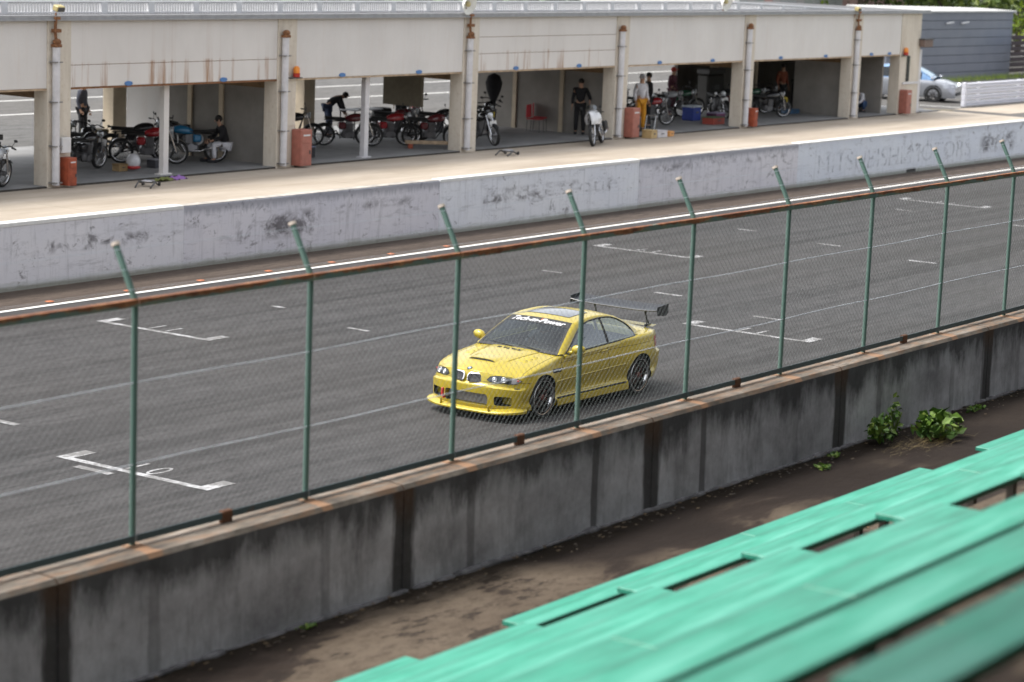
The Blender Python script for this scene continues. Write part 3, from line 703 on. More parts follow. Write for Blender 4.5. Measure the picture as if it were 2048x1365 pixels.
MB().box((-.47, -.14, .262), (.37, .12, .29)).build('sign_cap', M_CLIP, SB)
TP = empty('gate_post', (111.3, 46.2, 1.2), label='tan concrete post at the right edge beside the grey shed', cat='post')
MB().box((-.22, -.2, 0), (.22, .2, 1.02), bev=.02).build('post_lower', M_TAN, TP); MB().box((-.2, -.19, 1.03), (.2, .19, 1.5), bev=.02).build('post_upper', M_TAN, TP)
DF = empty('dark_fence', (112.6, 49.5, 1.2), label='dark slatted fence behind the tan post', cat='fence')
for i in range(7): MB().box((0, 0, .1+.28*i), (9, .05, .32+.28*i)).build('slat', plain('dark maroon slat', (.05, .035, .04), .7) if i == 0 else bpy.data.materials['dark maroon slat'], DF)
BT = empty('blue_tank', (113.6, 47.5, 1.2), label='blue plastic tank partly cut off by the right edge', cat='tank')
MB().lathe([(0, 1.5), (.7, 1.5), (.75, 1.55), (.75, 2.1), (.66, 2.22), (0, 2.3)], 20).build('tank_body', plain('blue plastic', (.06, .17, .38), .4), BT, smooth=True, angle=40)
MB().box((-.6, -.5, 0), (.6, .5, 1.5), bev=.03).build('tank_stand', M_GUT, BT)
PB = empty('pale_building', (108, 62, 1.2), label='pale building with pink panels far behind the garage roof', cat='building')
for i in range(22):
    MB().box((i*.9, 0, 0), (i*.9+.86, .3, 9.5)).build('panel', plain('panel %d' % (i % 4), [(.40, .41, .41), (.44, .42, .41), (.36, .38, .36), (.52, .34, .31)][i % 4], .8) if i < 4 else bpy.data.materials['panel %d' % ([0, 1, 2, 0, 1, 0][i % 6] if i < 13 else 3)], PB)
MB().box((0, .3, 0), (19.8, 10, 9.4)).build('wall', M_REND, PB)
MB().box((-.3, -.3, 9.5), (20.1, 10.3, 9.9)).build('roof', M_GUT, PB)

# ================================================================ YELLOW COUPE
CX, CY = 29.105, 20.644
CAR = empty('racing_car', (CX, CY, 0), label='yellow two door coupe with a black rear wing speeding along the track', cat='car')
t = NT('yellow metallic car paint'); n = t.noise(400, 2, .5)
M_YEL = t.set(t.ramp(n, [(.3, (.44, .335, .012)), (.7, (.53, .41, .022))]), .38, .2, Coat_Weight=.7, Coat_Roughness=.08)
M_BLK = plain('matt black plastic', (.012, .012, .013), .6, var=.2)
M_SEAM = plain('shut line', (.03, .022, .004), .8)
M_RUB = plain('tyre rubber', (.018, .018, .018), .75, var=.25, scale=20)
t = NT('tinted glass'); M_GLS = t.set((.35, .42, .40), .02, 0, Transmission_Weight=1.0, IOR=1.25, Alpha=1.0, Specular_IOR_Level=.8)
def thin_glass(name, tint, refl):
    t = NT(name); tr = t.n('ShaderNodeBsdfTransparent'); tr.inputs[0].default_value = (*tint, 1); gl = t.n('ShaderNodeBsdfGlossy'); gl.inputs['Roughness'].default_value = .03
    gl.inputs[0].default_value = (.9, .95, 1, 1)
    g = t.n('ShaderNodeNewGeometry'); dp = t.n('ShaderNodeVectorMath', operation='DOT_PRODUCT'); t.l(g.outputs['Normal'], dp.inputs[0]); t.l(g.outputs['Incoming'], dp.inputs[1])
    f = t.math('ADD', t.math('MULTIPLY', t.math('POWER', t.math('SUBTRACT', 1.0, t.math('ABSOLUTE', dp.outputs['Value'])), 4.0), .9), .045+refl)
    mx = t.n('ShaderNodeMixShader'); t.l(f, mx.inputs[0]); t.l(tr.outputs[0], mx.inputs[1]); t.l(gl.outputs[0], mx.inputs[2]); t.l(mx.outputs[0], t.out.inputs[0]); return t.m
M_WS = thin_glass('windscreen glass', (.26, .31, .33), .0); M_SG = thin_glass('side glass', (.38, .44, .46), .12)
M_CARB = plain('gloss carbon', (.010, .012, .018), .5, 0, Coat_Weight=.15)
M_CHR = plain('polished metal', (.75, .75, .76), .16, 1.0, var=.05)
M_RIM = plain('gunmetal wheel', (.028, .022, .021), .45, .4)
M_DARKIN = plain('dark cabin trim', (.025, .026, .03), .8, var=.3)

def interp(tab, x):
    tab = sorted(tab); xs = [a for a, _ in tab]; ys = [b for _, b in tab]
    # smooth monotone-ish interpolation
    if x <= xs[0]: return ys[0]
    if x >= xs[-1]: return ys[-1]
    i = max(j for j in range(len(xs)) if xs[j] <= x); i = min(i, len(xs)-2)
    h = xs[i+1]-xs[i]; u = (x-xs[i])/h
    def sl(j):
        if j == 0: return (ys[1]-ys[0])/(xs[1]-xs[0])
        if j == len(xs)-1: return (ys[-1]-ys[-2])/(xs[-1]-xs[-2])
        a = (ys[j]-ys[j-1])/(xs[j]-xs[j-1]); b = (ys[j+1]-ys[j])/(xs[j+1]-xs[j])
        return 0 if a*b <= 0 else 2*a*b/(a+b)
    m0, m1 = sl(i)*h, sl(i+1)*h
    return (2*u**3-3*u**2+1)*ys[i]+(u**3-2*u**2+u)*m0+(-2*u**3+3*u**2)*ys[i+1]+(u**3-u**2)*m1
# plan outline (x from front axle, half width y), from the nose centre to the tail centre
PLAN = [(-.850, 0), (-.847, .12), (-.838, .24), (-.818, .36), (-.785, .48), (-.735, .60), (-.66, .72), (-.585, .80), (-.50, .848), (-.40, .872), (-.2, .888), (0, .893), (.2, .888), (.4, .868), (.6, .862),
        (.8, .86), (1.1, .862), (1.4, .864), (1.7, .868), (2.0, .873), (2.25, .884), (2.5, .900), (2.731, .906), (2.95, .902), (3.1, .89), (3.25, .868), (3.38, .83), (3.48, .77), (3.55, .68), (3.605, .52), (3.635, .32), (3.645, .15), (3.65, 0)]
def resample(pts, n):
    pts = [Vector(p) for p in pts]; d = [0]
    for a, b in zip(pts[:-1], pts[1:]): d.append(d[-1]+(b-a).length)
    out = []
    fx = list(zip(d, [p.x for p in pts])); fy = list(zip(d, [p.y for p in pts]))
    for k in range(n+1):
        s_ = d[-1]*k/n; out.append(Vector((interp(fx, s_), interp(fy, s_))))
    return out
NU = 170
PL = resample(PLAN, NU)
SHZ = [(-.85, .735), (-.82, .728), (-.785, .706), (-.72, .692), (-.62, .672), (-.55, .668), (-.4, .715), (-.2, .768), (0, .805), (.2, .838), (.4, .868), (.55, .892), (.8, .902), (1.2, .918), (1.8, .935), (2.4, .955), (2.9, .968), (3.2, .975), (3.42, .975), (3.65, .955)]
CRZ = [(-.85, .737), (-.79, .738), (-.75, .752), (-.70, .770), (-.55, .806), (-.35, .845), (-.1, .878), (.2, .908), (.5, .932), (.8, .94), (2.4, .97), (2.9, 1.0), (3.1, 1.0), (3.4, .998), (3.6, 1.0), (3.65, .975)]
FL = lambda x, c, w: math.exp(-((x-c)/w)**2)
def zbot(x):
    return interp([(-.85, .19), (-.6, .19), (-.45, .16), (.2, .14), (2.4, .14), (3.0, .2), (3.3, .25), (3.65, .27)], x)
TV = [0, .03, .07, .12, .16, .20, .26, .33, .40, .47, .54, .60, .64, .67, .70, .74, .80, .86, .91, .95, .98, 1.0]
def body_pt(u, j):
    p = PL[u]; x = p.x; tt = TV[j]; zb = zbot(x); zs = interp(SHZ, x); z = zb+(zs-zb)*tt
    # outward normal of the plan outline
    a, b = PL[max(u-1, 0)], PL[min(u+1, NU)]; tg = (b-a).normalized(); nx, ny = -tg.y, tg.x
    side = min(1, max(0, (x+.55)/.25))*min(1, max(0, (3.35-x)/.2)); front = min(1, max(0, (-.42-x)/.15)); rear = min(1, max(0, (x-3.2)/.15))
    o = 0.0
    # sides: skirt lip, tuck, shoulder line, tumble-in at the top
    so = interp([(0, -.03), (.03, -.004), (.12, .004), (.16, .0), (.20, -.024), (.26, -.030), (.40, -.012), (.54, .0), (.64, -.003), (.74, -.012), (.86, -.032), (.95, -.045), (.98, -.052), (1.0, -.07)], tt)
    fo = interp([(0, -.035), (.05, -.01), (.3, .0), (.55, .004), (.64, .002), (.67, -.012), (.70, -.035), (.8, -.048), (.9, -.058), (1.0, -.075)], tt)
    ro = interp([(0, -.05), (.1, -.02), (.3, .0), (.52, .012), (.54, .01), (.58, -.045), (.7, -.05), (.9, -.06), (1.0, -.09)], tt)
    o = side*so+front*fo+rear*ro; rest = max(0, 1-side-front-rear); o += rest*(.5*so+.5*(fo if x < 1 else ro))
    # wheel arch flares
    zz = z
    fl = FL(x, 0, .40)*FL(zz, .55, .26)*.026+FL(x, 2.731, .44)*FL(zz, .58, .26)*.030
    o += fl*side
    if side > 0.5: o += -.014*FL(x, 1.3, .9)*FL(zz, .42, .12)
    q = p+Vector((nx, ny))*0
    # normal must point outwards (away from the centre line)
    if ny*1.0 < 0 and p.y > .3: nx, ny = -nx, -ny
    if p.y <= .3 and ((x < 0 and nx > 0) or (x > 3 and nx < 0)): nx, ny = -nx, -ny
    X_, Y_ = p.x+nx*o, max(0, p.y+ny*o)
    if u in (0, NU): Y_ = 0
    return Vector((X_, Y_, z))
SIDE = [[body_pt(u, j) for j in range(len(TV))] for u in range(NU+1)]
def hood_z(x, s_, zs):     # s_ = |y|/halfwidth
    zc = interp(CRZ, x); f = 1-s_**2.3; z = zs+(zc-zs)*f
    if x < .5:                       # raised centre power dome with creases
        yb = s_*.8; dome = 1/(1+math.exp((yb-(.30+.10*(x+.8)))/.022)); z += .016*dome*min(1, max(0, (x+.72)/.25))
    if x > 3.05: z += .012*FL(x, 3.6, .06)*(1-s_**6)
    return z
NS = 34
def body_mesh():
    mb = MB()
    for sgn in (1, -1):
        mb.grid([[Vector((p.x, p.y*sgn, p.z)) for p in row] for row in SIDE], flip=(sgn > 0))
    top = []
    for u in range(NU+1):
        e = SIDE[u][-1]; row = []
        for k in range(NS+1):
            s_ = -1+2*k/NS; row.append(Vector((e.x, e.y*s_, hood_z(e.x, abs(s_), e.z))))
        top.append(row)
    mb.grid(top)
    bot = [[Vector((r[0].x, r[0].y*s_, r[0].z)) for s_ in (-1, 0, 1)] for r in SIDE]
    mb.grid(bot, flip=True)
    return mb
me = body_mesh().mesh('tmp', [M_YEL], weld=True)
bm = bmesh.new(); bm.from_mesh(me)
bmesh.ops.dissolve_degenerate(bm, dist=1e-5, edges=bm.edges[:]); bmesh.ops.recalc_face_normals(bm, faces=bm.faces[:]); bm.to_mesh(me); bm.free()
TMP = link('tmp_body', me)
cuts = []
def cutter(mb):
    o = mb.build('tmp_cut', [M_BLK], weld=True); cuts.append(o); return o
for wx, wr in ((0, .348), (2.731, .352)):
    for sg in (-1, 1):
        c = MB(); c.lathe([(0, .50), (wr-.02, .50), (wr, .60), (wr, 1.2), (0, 1.2)], 56, T(wx, 0, .335) @ (RX(-math.pi/2) if sg > 0 else RX(math.pi/2))); cutter(c)
c = MB(); c.box((.66, -.735, .30), (2.62, .735, 1.3)); cutter(c)
def rrect(x0, x1, y0, y1, r, n=5):
    out = []
    for cx, cy, a0 in ((x1-r, y1-r, 0), (x0+r, y1-r, 90), (x0+r, y0+r, 180), (x1-r, y0+r, 270)):
        for k in range(n+1): a = R(a0+90*k/n); out.append((cx+r*math.cos(a), cy+r*math.sin(a)))
    return out
# bumper openings (y,z) cut from the front
def front_cut(poly, x0=-1.1, x1=-.62):
    c = MB(); vs0 = [Vector((x0, y, z)) for y, z in poly]; vs1 = [Vector((x1, y, z)) for y, z in poly]; n = len(poly)
    c.add(vs0+vs1, [tuple(range(n)), tuple(range(2*n-1, n-1, -1))]+[(i, n+i, n+(i+1) % n, (i+1) % n) for i in range(n)]); cutter(c)
front_cut(rrect(-.40, .40, .235, .415, .05), x1=-.66)
for s in (-1, 1):
    a, b = (.50, .74) if s > 0 else (-.74, -.50)
    front_cut(rrect(a, b, .255, .395, .035), x1=-.55)
    a, b = (.035, .255) if s > 0 else (-.255, -.035)
    front_cut(rrect(a, b, .58, .700, .045), x1=-.765)
for o in cuts:
    md = TMP.modifiers.new('b', 'BOOLEAN'); md.operation = 'DIFFERENCE'; md.object = o; md.solver = 'EXACT'
bpy.context.view_layer.update()
BM = bpy.data.meshes.new_from_object(TMP.evaluated_get(bpy.context.evaluated_depsgraph_get()))
for o in cuts: bpy.data.objects.remove(o)
bpy.data.objects.remove(TMP)
bm = bmesh.new(); bm.from_mesh(BM)
# exact panel cuts: hood sides, doors, trunk
def bis(co, no):
    bmesh.ops.bisect_plane(bm, geom=bm.verts[:]+bm.edges[:]+bm.faces[:], plane_co=co, plane_no=no, dist=1e-5)
bis((.535, 0, 0), (1, 0, 0)); bis((1.835, 0, 0), (1, 0, 0)); bis((0, 0, .285), (0, 0, 1)); bis((3.02, 0, 0), (1, 0, 0)); bis((-.56, 0, 0), (1, 0, 0))
for s in (1, -1):
    d = Vector((.53+.56, .735-.775, 0)).normalized(); bis((-.56, s*.775, 0), (d.y*-s, d.x, 0) if s > 0 else (d.y, d.x, 0))
bis((0, 0, .605), (0, 0, 1))
bm.normal_update()
groups = {'body_shell': [], 'hood': [], 'door': [], 'door_far': [], 'trunk_lid': [], 'front_bumper': [], 'cabin_floor': []}
for f in bm.faces:
    c = f.calc_center_median(); n = f.normal; ya = abs(c.y)
    if .655 < c.x < 2.625 and ya < .7355 and .299 < c.z < 1.2: g = 'cabin_floor'
    elif (math.hypot(c.x, c.z-.335) < .3485 or math.hypot(c.x-2.731, c.z-.335) < .3525) and ya < .92 and not (n.z < -.99 and c.z < .2) : g = 'cabin_floor'
    elif c.x < -.5 and c.z < .70 and (n.x > .3 or (c.x > -.79 and ya < .8 and c.z < .56 and n.x > -.35 and abs(n.y)+abs(n.z) > .5 and c.x > -.845+ya*.25 and c.z > .2)) and c.z < .71: g = 'cabin_floor'
    elif c.x < -.6 and n.x < -.95 and ((ya < .42 and c.x > -.67) or (ya > .48 and ya < .76 and c.x > -.56) or (ya < .27 and c.x > -.775 and .58 < c.z < .70)): g = 'cabin_floor'
    elif c.x < .535 and n.z > .35 and c.z > .66 and ya < .775-.04/1.09*(c.x+.56) and c.x > -.84: g = 'hood'
    elif .535 < c.x < 1.835 and c.z > .285 and ya > .74 and n.z < .9: g = 'door' if c.y < 0 else 'door_far'
    elif c.x > 3.02 and n.z > .5 and ya < .72: g = 'trunk_lid'
    elif c.x < -.30 and c.z < .605 and n.z > -.9: g = 'front_bumper'
    else: g = 'body_shell'
    groups[g].append([v.co.copy() for v in f.verts])
bm.free()
BVV, BVF = [], []
for g, fl in groups.items():
    mb = MB()
    for vs in fl: mb.add(vs, [tuple(range(len(vs)))])
    me = mb.mesh(g, M_BLK if g == 'cabin_floor' else M_YEL)
    b2 = bmesh.new(); b2.from_mesh(me); bmesh.ops.remove_doubles(b2, verts=b2.verts, dist=2e-5); b2.to_mesh(me); b2.free()
    me.shade_smooth(); me.set_sharp_from_angle(angle=R(38))
    link({'door_far': 'door', 'cabin_floor': 'inner_shell'}.get(g, g), me, CAR)
    if g != 'cabin_floor':
        for vs in fl:
            b = len(BVV); BVV.extend(vs); BVF.append(list(range(b, b+len(vs))))
BV = BVHTree.FromPolygons(BVV, BVF)
def onbody(p, d, off=.002):
    h = BV.ray_cast(Vector(p), Vector(d).normalized())
    return (h[0]-Vector(d).normalized()*off) if h[0] is not None else Vector(p)
def seam(pts, r=.0032, name='shut_line', mat=None):
    MB().tube(pts, r, 5).build(name, mat or M_SEAM, CAR)
def side_line(pts, n, s, off=0):   # (x,z) polyline projected onto the side s
    out = []
    for (a, b) in zip(pts[:-1], pts[1:]):
        for k in range(n): out.append((a[0]+(b[0]-a[0])*k/n, a[1]+(b[1]-a[1])*k/n))
    out.append(pts[-1]); return [onbody((x, s*1.3, z), (0, -s, 0), off) for x, z in out]
for s in (-1, 1):
    seam(side_line([(.535, .90), (.53, .6), (.54, .30)], 8, s)); seam(side_line([(1.835, .92), (1.845, .6), (1.80, .30)], 8, s)); seam(side_line([(.54, .295), (1.80, .285)], 10, s))
    seam(side_line([(.46, .795), (1.2, .815), (2.0, .84), (3.30, .845)], 8, s), .0028)            # swage line
    q = MB(); q.tube(side_line([(.34, .525), (1.4, .54), (2.29, .562)], 12, s, -.004), .014, 6); q.build('side_moulding', M_YEL, CAR, smooth=True)
    seam(side_line([(-.56, .605), (-.42, .60), (-.33, .585)], 4, s))
    # skirt step
    q = MB(); q.tube(side_line([(.40, .262), (1.3, .258), (2.33, .262)], 12, s, .004), .013, 6); q.build('skirt_edge', M_BLK, CAR, smooth=True)
    q = MB(); P = [[onbody((x, s*1.3, .24), (0, -s, 0))+Vector((0, s*dy, dz)) for dy, dz in ((-.01, .01), (.022, -.005), (.028, -.09), (-.01, -.115))] for x in [.36+.1*i for i in range(21)]]
    q.grid(P, flip=(s < 0)); q.build('side_skirt', M_YEL, CAR, smooth=True, angle=30)
    # hood edge line
    pts = [(-.56+1.09*k/14, s*(.775-.04*k/14)) for k in range(15)]
    seam([onbody((x, y, 1.5), (0, 0, -1), 0) for x, y in pts])
    # fender vent
    q = MB(); pp = side_line([(.24, .70), (.46, .71)], 1, s, .004); a, b = pp
    q.box((a.x, -.006, -.028), (b.x, .006, .034), M=T(0, a.y, .70), bev=.004); q.build('fender_vent', M_BLK, CAR)
    q = MB()
    for k in range(3): q.box((a.x+.01, s*.004-.004, -.018+.018*k), (b.x-.01, s*.009+.001, -.010+.018*k), M=T(0, a.y, .70))
    q.build('vent_bars', M_CHR, CAR)
    # door handle
    p = onbody((1.72, s*1.3, .842), (0, -s, 0), 0)
    q = MB(); q.tube([p+Vector((-.09, s*.008, -.004)), p+Vector((-.05, s*.022, .002)), p+Vector((.05, s*.022, .004)), p+Vector((.10, s*.006, .006))], [.010, .013, .013, .009], 8, squash=1); q.build('door_handle', M_YEL, CAR, smooth=True)
# hood rear, trunk seams
seam([onbody((.538, -.735+1.47*k/16, 1.5), (0, 0, -1), 0) for k in range(17)], .004)
seam([onbody((3.03, -.6+1.2*k/12, 1.5), (0, 0, -1), 0) for k in range(13)])
# front bumper to nose seam
seam([onbody((-1.3, y, .59+.012*(abs(y)/.6)), (1, 0, 0), 0) for y in [-.62+1.24*k/24 for k in range(25)]], .0035)

# hood details: scoop with dark slot, louvred vents, black arrow lettering, badge
def hp(x, y, off=.003): return onbody((x, y, 1.5), (0, 0, -1), off)
q = MB(); P = []
for k in range(13):
    y = -.26+.52*k/12; e = 1-abs(y/.26)**6
    P.append([hp(-.43+.03*abs(y), y, 0), hp(-.43+.03*abs(y), y, 0)+Vector((0, 0, .030*e)), hp(-.36, y, 0)+Vector((.0, 0, .028*e)), hp(-.12, y*1.1, -.001)])
q.grid(P); q.build('hood_scoop', M_YEL, CAR, smooth=True, angle=50)
q = MB(); P = [[hp(-.437+.03*abs(y), y, -.002)+Vector((-.002, 0, .001)), hp(-.432+.03*abs(y), y, 0)+Vector((-.003, 0, .024*(1-abs(y/.25)**6)))] for y in [-.245+.49*k/12 for k in range(13)]]
q.grid(P); q.build('scoop_slot', M_BLK, CAR)
for s in (-1, 1):
    for j in range(3):
        x = -.12+.115*j; yc = s*(.50+.015*j)
        q = MB(); P = []
        for k in range(7):
            y = yc-.10+.20*k/6; e = 1-abs((y-yc)/.10)**4
            P.append([hp(x, y, -.001), hp(x+.05, y, 0)+Vector((0, 0, .018*e)), hp(x+.075, y, 0)+Vector((0, 0, .018*e))])
        q.grid(P); q.build('hood_louvre', M_YEL, CAR, smooth=True, angle=50)
        q = MB(); P = [[hp(x+.076, y, 0)+Vector((0, 0, .016)), hp(x+.079, y, 0)+Vector((0, 0, .001))] for y in [yc-.085+.17*k/5 for k in range(6)]]
        q.grid(P); q.build('louvre_slot', M_BLK, CAR)
    # crease ridges beside the dome
    q = MB(); q.tube([hp(-.55, s*.31, .0), hp(-.2, s*.37, .0), hp(.2, s*.43, .0), hp(.45, s*.47, .0)], [.004, .010, .010, .004], 6); q.build('hood_crease', M_YEL, CAR, smooth=True)
def flatpoly(name, polys, fn, mat, th=0):
    q = MB()
    for poly in polys:
        q.add([fn(*p) for p in poly], [tuple(range(len(poly)))])
    return q.build(name, mat, CAR)
# angular lettering: A D V A N shapes reading from the front, (u along +y reading direction reversed for the viewer)
def hl(u, v): return hp(.36-.09*v*1.0, .26-u, .0035)
let = [[(.0, 0), (.05, 0), (.05, .55), (.03, .9)], [(.065, 0), (.10, .5), (.065, 1)], [(.115, 0), (.155, .95), (.205, 0)], [(.20, 1), (.265, 1), (.235, .05)], [(.26, 0), (.31, .9), (.36, .05)], [(.335, .95), (.40, .95), (.405, .3)], [(.41, 0), (.425, 0), (.45, .6), (.475, 0), (.49, 0), (.47, 1), (.42, 1)]]
flatpoly('hood_lettering', let, hl, M_BLK)
bp = hp(-.735, 0, .0); nb = Vector((-.35, 0, .94)).normalized(); MBD = T(*bp) @ nb.to_track_quat('Z', 'Y').to_matrix().to_4x4()
MB().lathe([(0, .006), (.041, .006), (.041, 0)], 24, MBD).build('badge_ring', plain('badge black', (.01, .01, .015), .3), CAR)
q = MB(); q.lathe([(0, .0075), (.027, .0075)], 24, MBD); q.build('badge_disc', plain('badge white', (.75, .78, .80), .3), CAR)
q = MB()
for a0 in (0, 180): q.add([MBD @ Vector((0, 0, .0085))]+[MBD @ Vector((.026*math.cos(R(a0+90*k/6)), .026*math.sin(R(a0+90*k/6)), .0085)) for k in range(7)], [tuple(range(8))])
q.build('badge_quarters', plain('badge blue', (.04, .22, .60), .3), CAR)

# twin kidney grilles
for s in (-1, 1):
    K = bpy.data.objects.new('kidney_grille', None); COL.objects.link(K); K.parent = CAR
    out = rrect(.026, .268, .572, .716, .055, 6); cx_, cz_ = .147, .645
    def fx(y, z): return -.855+.055*(abs(y)/.26)**2*1.0+.36*max(0, z-.58)
    q = MB(); P = []
    for (y, z) in out+[out[0]]:
        yi, zi = cx_+(y-cx_)*.86, cz_+(z-cz_)*.80
        P.append([(fx(y, z)+.03, s*y, z), (fx(y, z), s*y, z), (fx(yi, zi)-.006, s*yi, zi), (fx(yi, zi)+.03, s*yi, zi)])
    q.grid(P); q.build('grille_frame', M_CHR, K, smooth=True, angle=40)
    q = MB()
    for k in range(10):
        y = cx_-.088+.0195*k; hgt = .050*(1-abs((y-cx_)/.115)**5)
        q.tube([(fx(y, .645-hgt)+.012, s*y, .645-hgt), (fx(y, .645+hgt)+.012, s*y, .645+hgt)], .0024, 4)
    q.build('grille_bars', M_GUT, K)
    q = MB(); q.add([(fx(y, z)+.035, s*(cx_+(y-cx_)*.9), cz_+(z-cz_)*.84) for y, z in out], [tuple(range(len(out)))]); q.build('grille_backing', M_BLK, K)
# headlights: shaped lens over dark housing with projector rings and orange-white corner lamp
M_LENS = thin_glass('headlight lens', (.8, .82, .85), .0)
M_HOUS = plain('headlight housing', (.035, .04, .05), .4, .2)
M_AMB = plain('clear indicator', (.62, .58, .56), .25, var=.2); M_RED = plain('red reflector', (.5, .05, .03), .3)
def front_on(y, z, off): return onbody((-1.6, y, z), (1, 0, 0), off)
for s in (-1, 1):
    H = bpy.data.objects.new('headlight', None); COL.objects.link(H); H.parent = CAR
    up = [(.355, .632), (.40, .682), (.48, .699), (.58, .697), (.68, .682), (.76, .655), (.805, .627)]
    lo = [(.355, .632), (.41, .603), (.50, .590), (.58, .596), (.67, .585), (.755, .585), (.805, .627)]
    def lens(off, a, b, name, mat, sc=1.0):
        q = MB(); P = []
        for k in range(15):
            tt = a+(b-a)*k/14; yy = .355+.45*tt
            zu = interp([(p[0], p[1]) for p in up], yy); zl = interp([(p[0], p[1]) for p in lo], yy)
            P.append([front_on(s*yy, zl+(zu-zl)*j/5, off) for j in range(6)])
        q.grid(P, flip=(s > 0)); return q.build(name, mat, H, smooth=True)
    lens(.0035, .02, .76, 'housing', M_HOUS); lens(.0035, .76, .99, 'corner_lamp', M_AMB)
    for yy, rr_ in ((.47, .040), (.60, .044)):
        p = front_on(s*yy, .642, .004); nrm_ = Vector((-1, s*.35, .25)).normalized(); Mx = T(*p) @ nrm_.to_track_quat('Z', 'Y').to_matrix().to_4x4()
        MB().lathe([(rr_, 0), (rr_, .012), (rr_-.010, .014), (rr_-.014, .002)], 20, Mx).build('lamp_ring', M_CHR, H, smooth=True)
        MB().ell(p+nrm_*.0, (.024, .024, .024), 12, 8).build('lamp_bulb', plain('bulb glass', (.75, .80, .85), .08) if 'bulb glass' not in bpy.data.materials else bpy.data.materials['bulb glass'], H, smooth=True)
    p = front_on(s*.765, .632, .006); MB().ell(p, (.01, .025, .014), 10, 6).build('corner_reflector', M_RED, H, smooth=True)
    lens(.017, .01, .99, 'lens', M_LENS)
    seam([front_on(s*y, z, .005) for y, z in up+lo[::-1]], .004)
# bumper parts
q = MB(); P = [[(x, y, z) for z in (.24, .41)] for x, y in ((-.70, -.40), (-.72, 0), (-.70, .40))]; q.grid(P); q.build('intercooler', plain('intercooler', (.13, .12, .12), .4, .5, var=.4, scale=60), CAR)
q = MB()
for k in range(9): q.box((-.726, -.39, .25+.018*k), (-.70, .39, .256+.018*k))
q.build('intercooler_fins', M_GUT, CAR)
# splitter / front lip
q = MB(); lipo = [(-.57, .895), (-.68, .842), (-.765, .745), (-.835, .57), (-.878, .35), (-.892, 0)]
outl = resample([(-.46, .900)]+lipo, 24); P = []
for sg in (1,):
    pass
full = [Vector((p.x, p.y)) for p in outl]+[Vector((p.x, -p.y)) for p in outl[::-1][1:]]
for p in full:
    inn = Vector((p.x+.13 if abs(p.y) < .8 else p.x+.08, p.y*.86))
    rise = .035*max(0, (abs(p.y)-.55)/.4)
    P.append([(inn.x, inn.y, .215+rise), (p.x+.02, p.y*.985, .168+rise), (p.x, p.y, .150+rise), (p.x+.004, p.y, .128+rise*.6), (inn.x, inn.y, .130)])
q.grid(P); q.build('front_splitter', M_YEL, CAR, smooth=True, angle=28)
for s in (-1, 1):
    q = MB(); P = []
    for k in range(6):
        f = k/5; P.append([(-.80-.07*f, s*(.455+.0*f), .215+(.17)*(1-f)**1.6), (-.74-.10*f, s*(.475+.012*f), .20-.03*f), (-.80-.07*f, s*(.495+.0*f), .215+(.17)*(1-f)**1.6)])
    for k in range(1): pass
    q.box((-.86, s*.45-.010, .155), (-.81, s*.45+.010, .25), bev=.01); q.build('splitter_strake', M_YEL, CAR)
q = MB(); q.box((-.905, .375, .29), (-.86, .41, .42), bev=.006); q.box((-.90, .37, .26), (-.84, .38, .30)); q.build('tow_hook', plain('red tow strap', (.55, .04, .03), .5), CAR)

# ---- greenhouse
def spl(pts, n):
    pts = [Vector(p) for p in pts]; d = [0]
    for a, b in zip(pts[:-1], pts[1:]): d.append(d[-1]+(b-a).length)
    f = [[(d[i], p[k]) for i, p in enumerate(pts)] for k in range(3)]
    return [Vector([interp(f[k], d[-1]*i/n) for k in range(3)]) for i in range(n+1)]
# inner rail (x, y, z): windscreen side, roof edge, rear glass side
RA = spl([(.50, .765, .905), (.66, .72, 1.02), (.83, .672, 1.125), (1.0, .622, 1.228), (1.165, .578, 1.312)], 14)
RB = spl([(1.165, .578, 1.312), (1.4, .548, 1.348), (1.75, .532, 1.362), (2.1, .528, 1.345), (2.32, .535, 1.308)], 16)
RC = spl([(2.32, .535, 1.308), (2.55, .565, 1.215), (2.78, .60, 1.11), (2.98, .635, 1.005)], 12)
WA = spl([(.62, .815, .900), (.80, .775, .985), (1.0, .722, 1.105), (1.2, .668, 1.225), (1.36, .638, 1.288)], 14)
WB_ = spl([(1.36, .638, 1.288), (1.6, .618, 1.318), (1.9, .608, 1.328), (2.15, .61, 1.312), (2.36, .632, 1.262)], 16)
WC = spl([(2.36, .632, 1.262), (2.54, .672, 1.175), (2.66, .725, 1.07), (2.70, .768, .985)], 12)
def crown(a, s_, h): return Vector((a.x, a.y*s_, a.z+h*(1-s_*s_)))
def cross(R_, h0, h1, name, mat, ns=16, bow=0.0, bow1=None, trim=0):
    q = MB(); P = []
    for i, a in enumerate(R_):
        f = i/(len(R_)-1); h = h0+(h1-h0)*f; bw = bow+((bow if bow1 is None else bow1)-bow)*f
        row = []
        for k in range(ns+1):
            s_ = -1+2*k/ns; p = crown(a, s_, h); p.x += bw*(1-s_*s_); row.append(p)
        P.append(row)
    q.grid(P); return q.build(name, mat, CAR, smooth=True), P
_, WSP = cross(RA, .022, .028, 'windscreen', M_WS, bow=-.085, bow1=-.05)
_, RFP = cross(RB, .028, .030, 'roof', M_YEL, bow=-.05, bow1=.03)
_, RGP = cross(RC, .030, .010, 'rear_window', M_SG, bow=.03, bow1=.06)
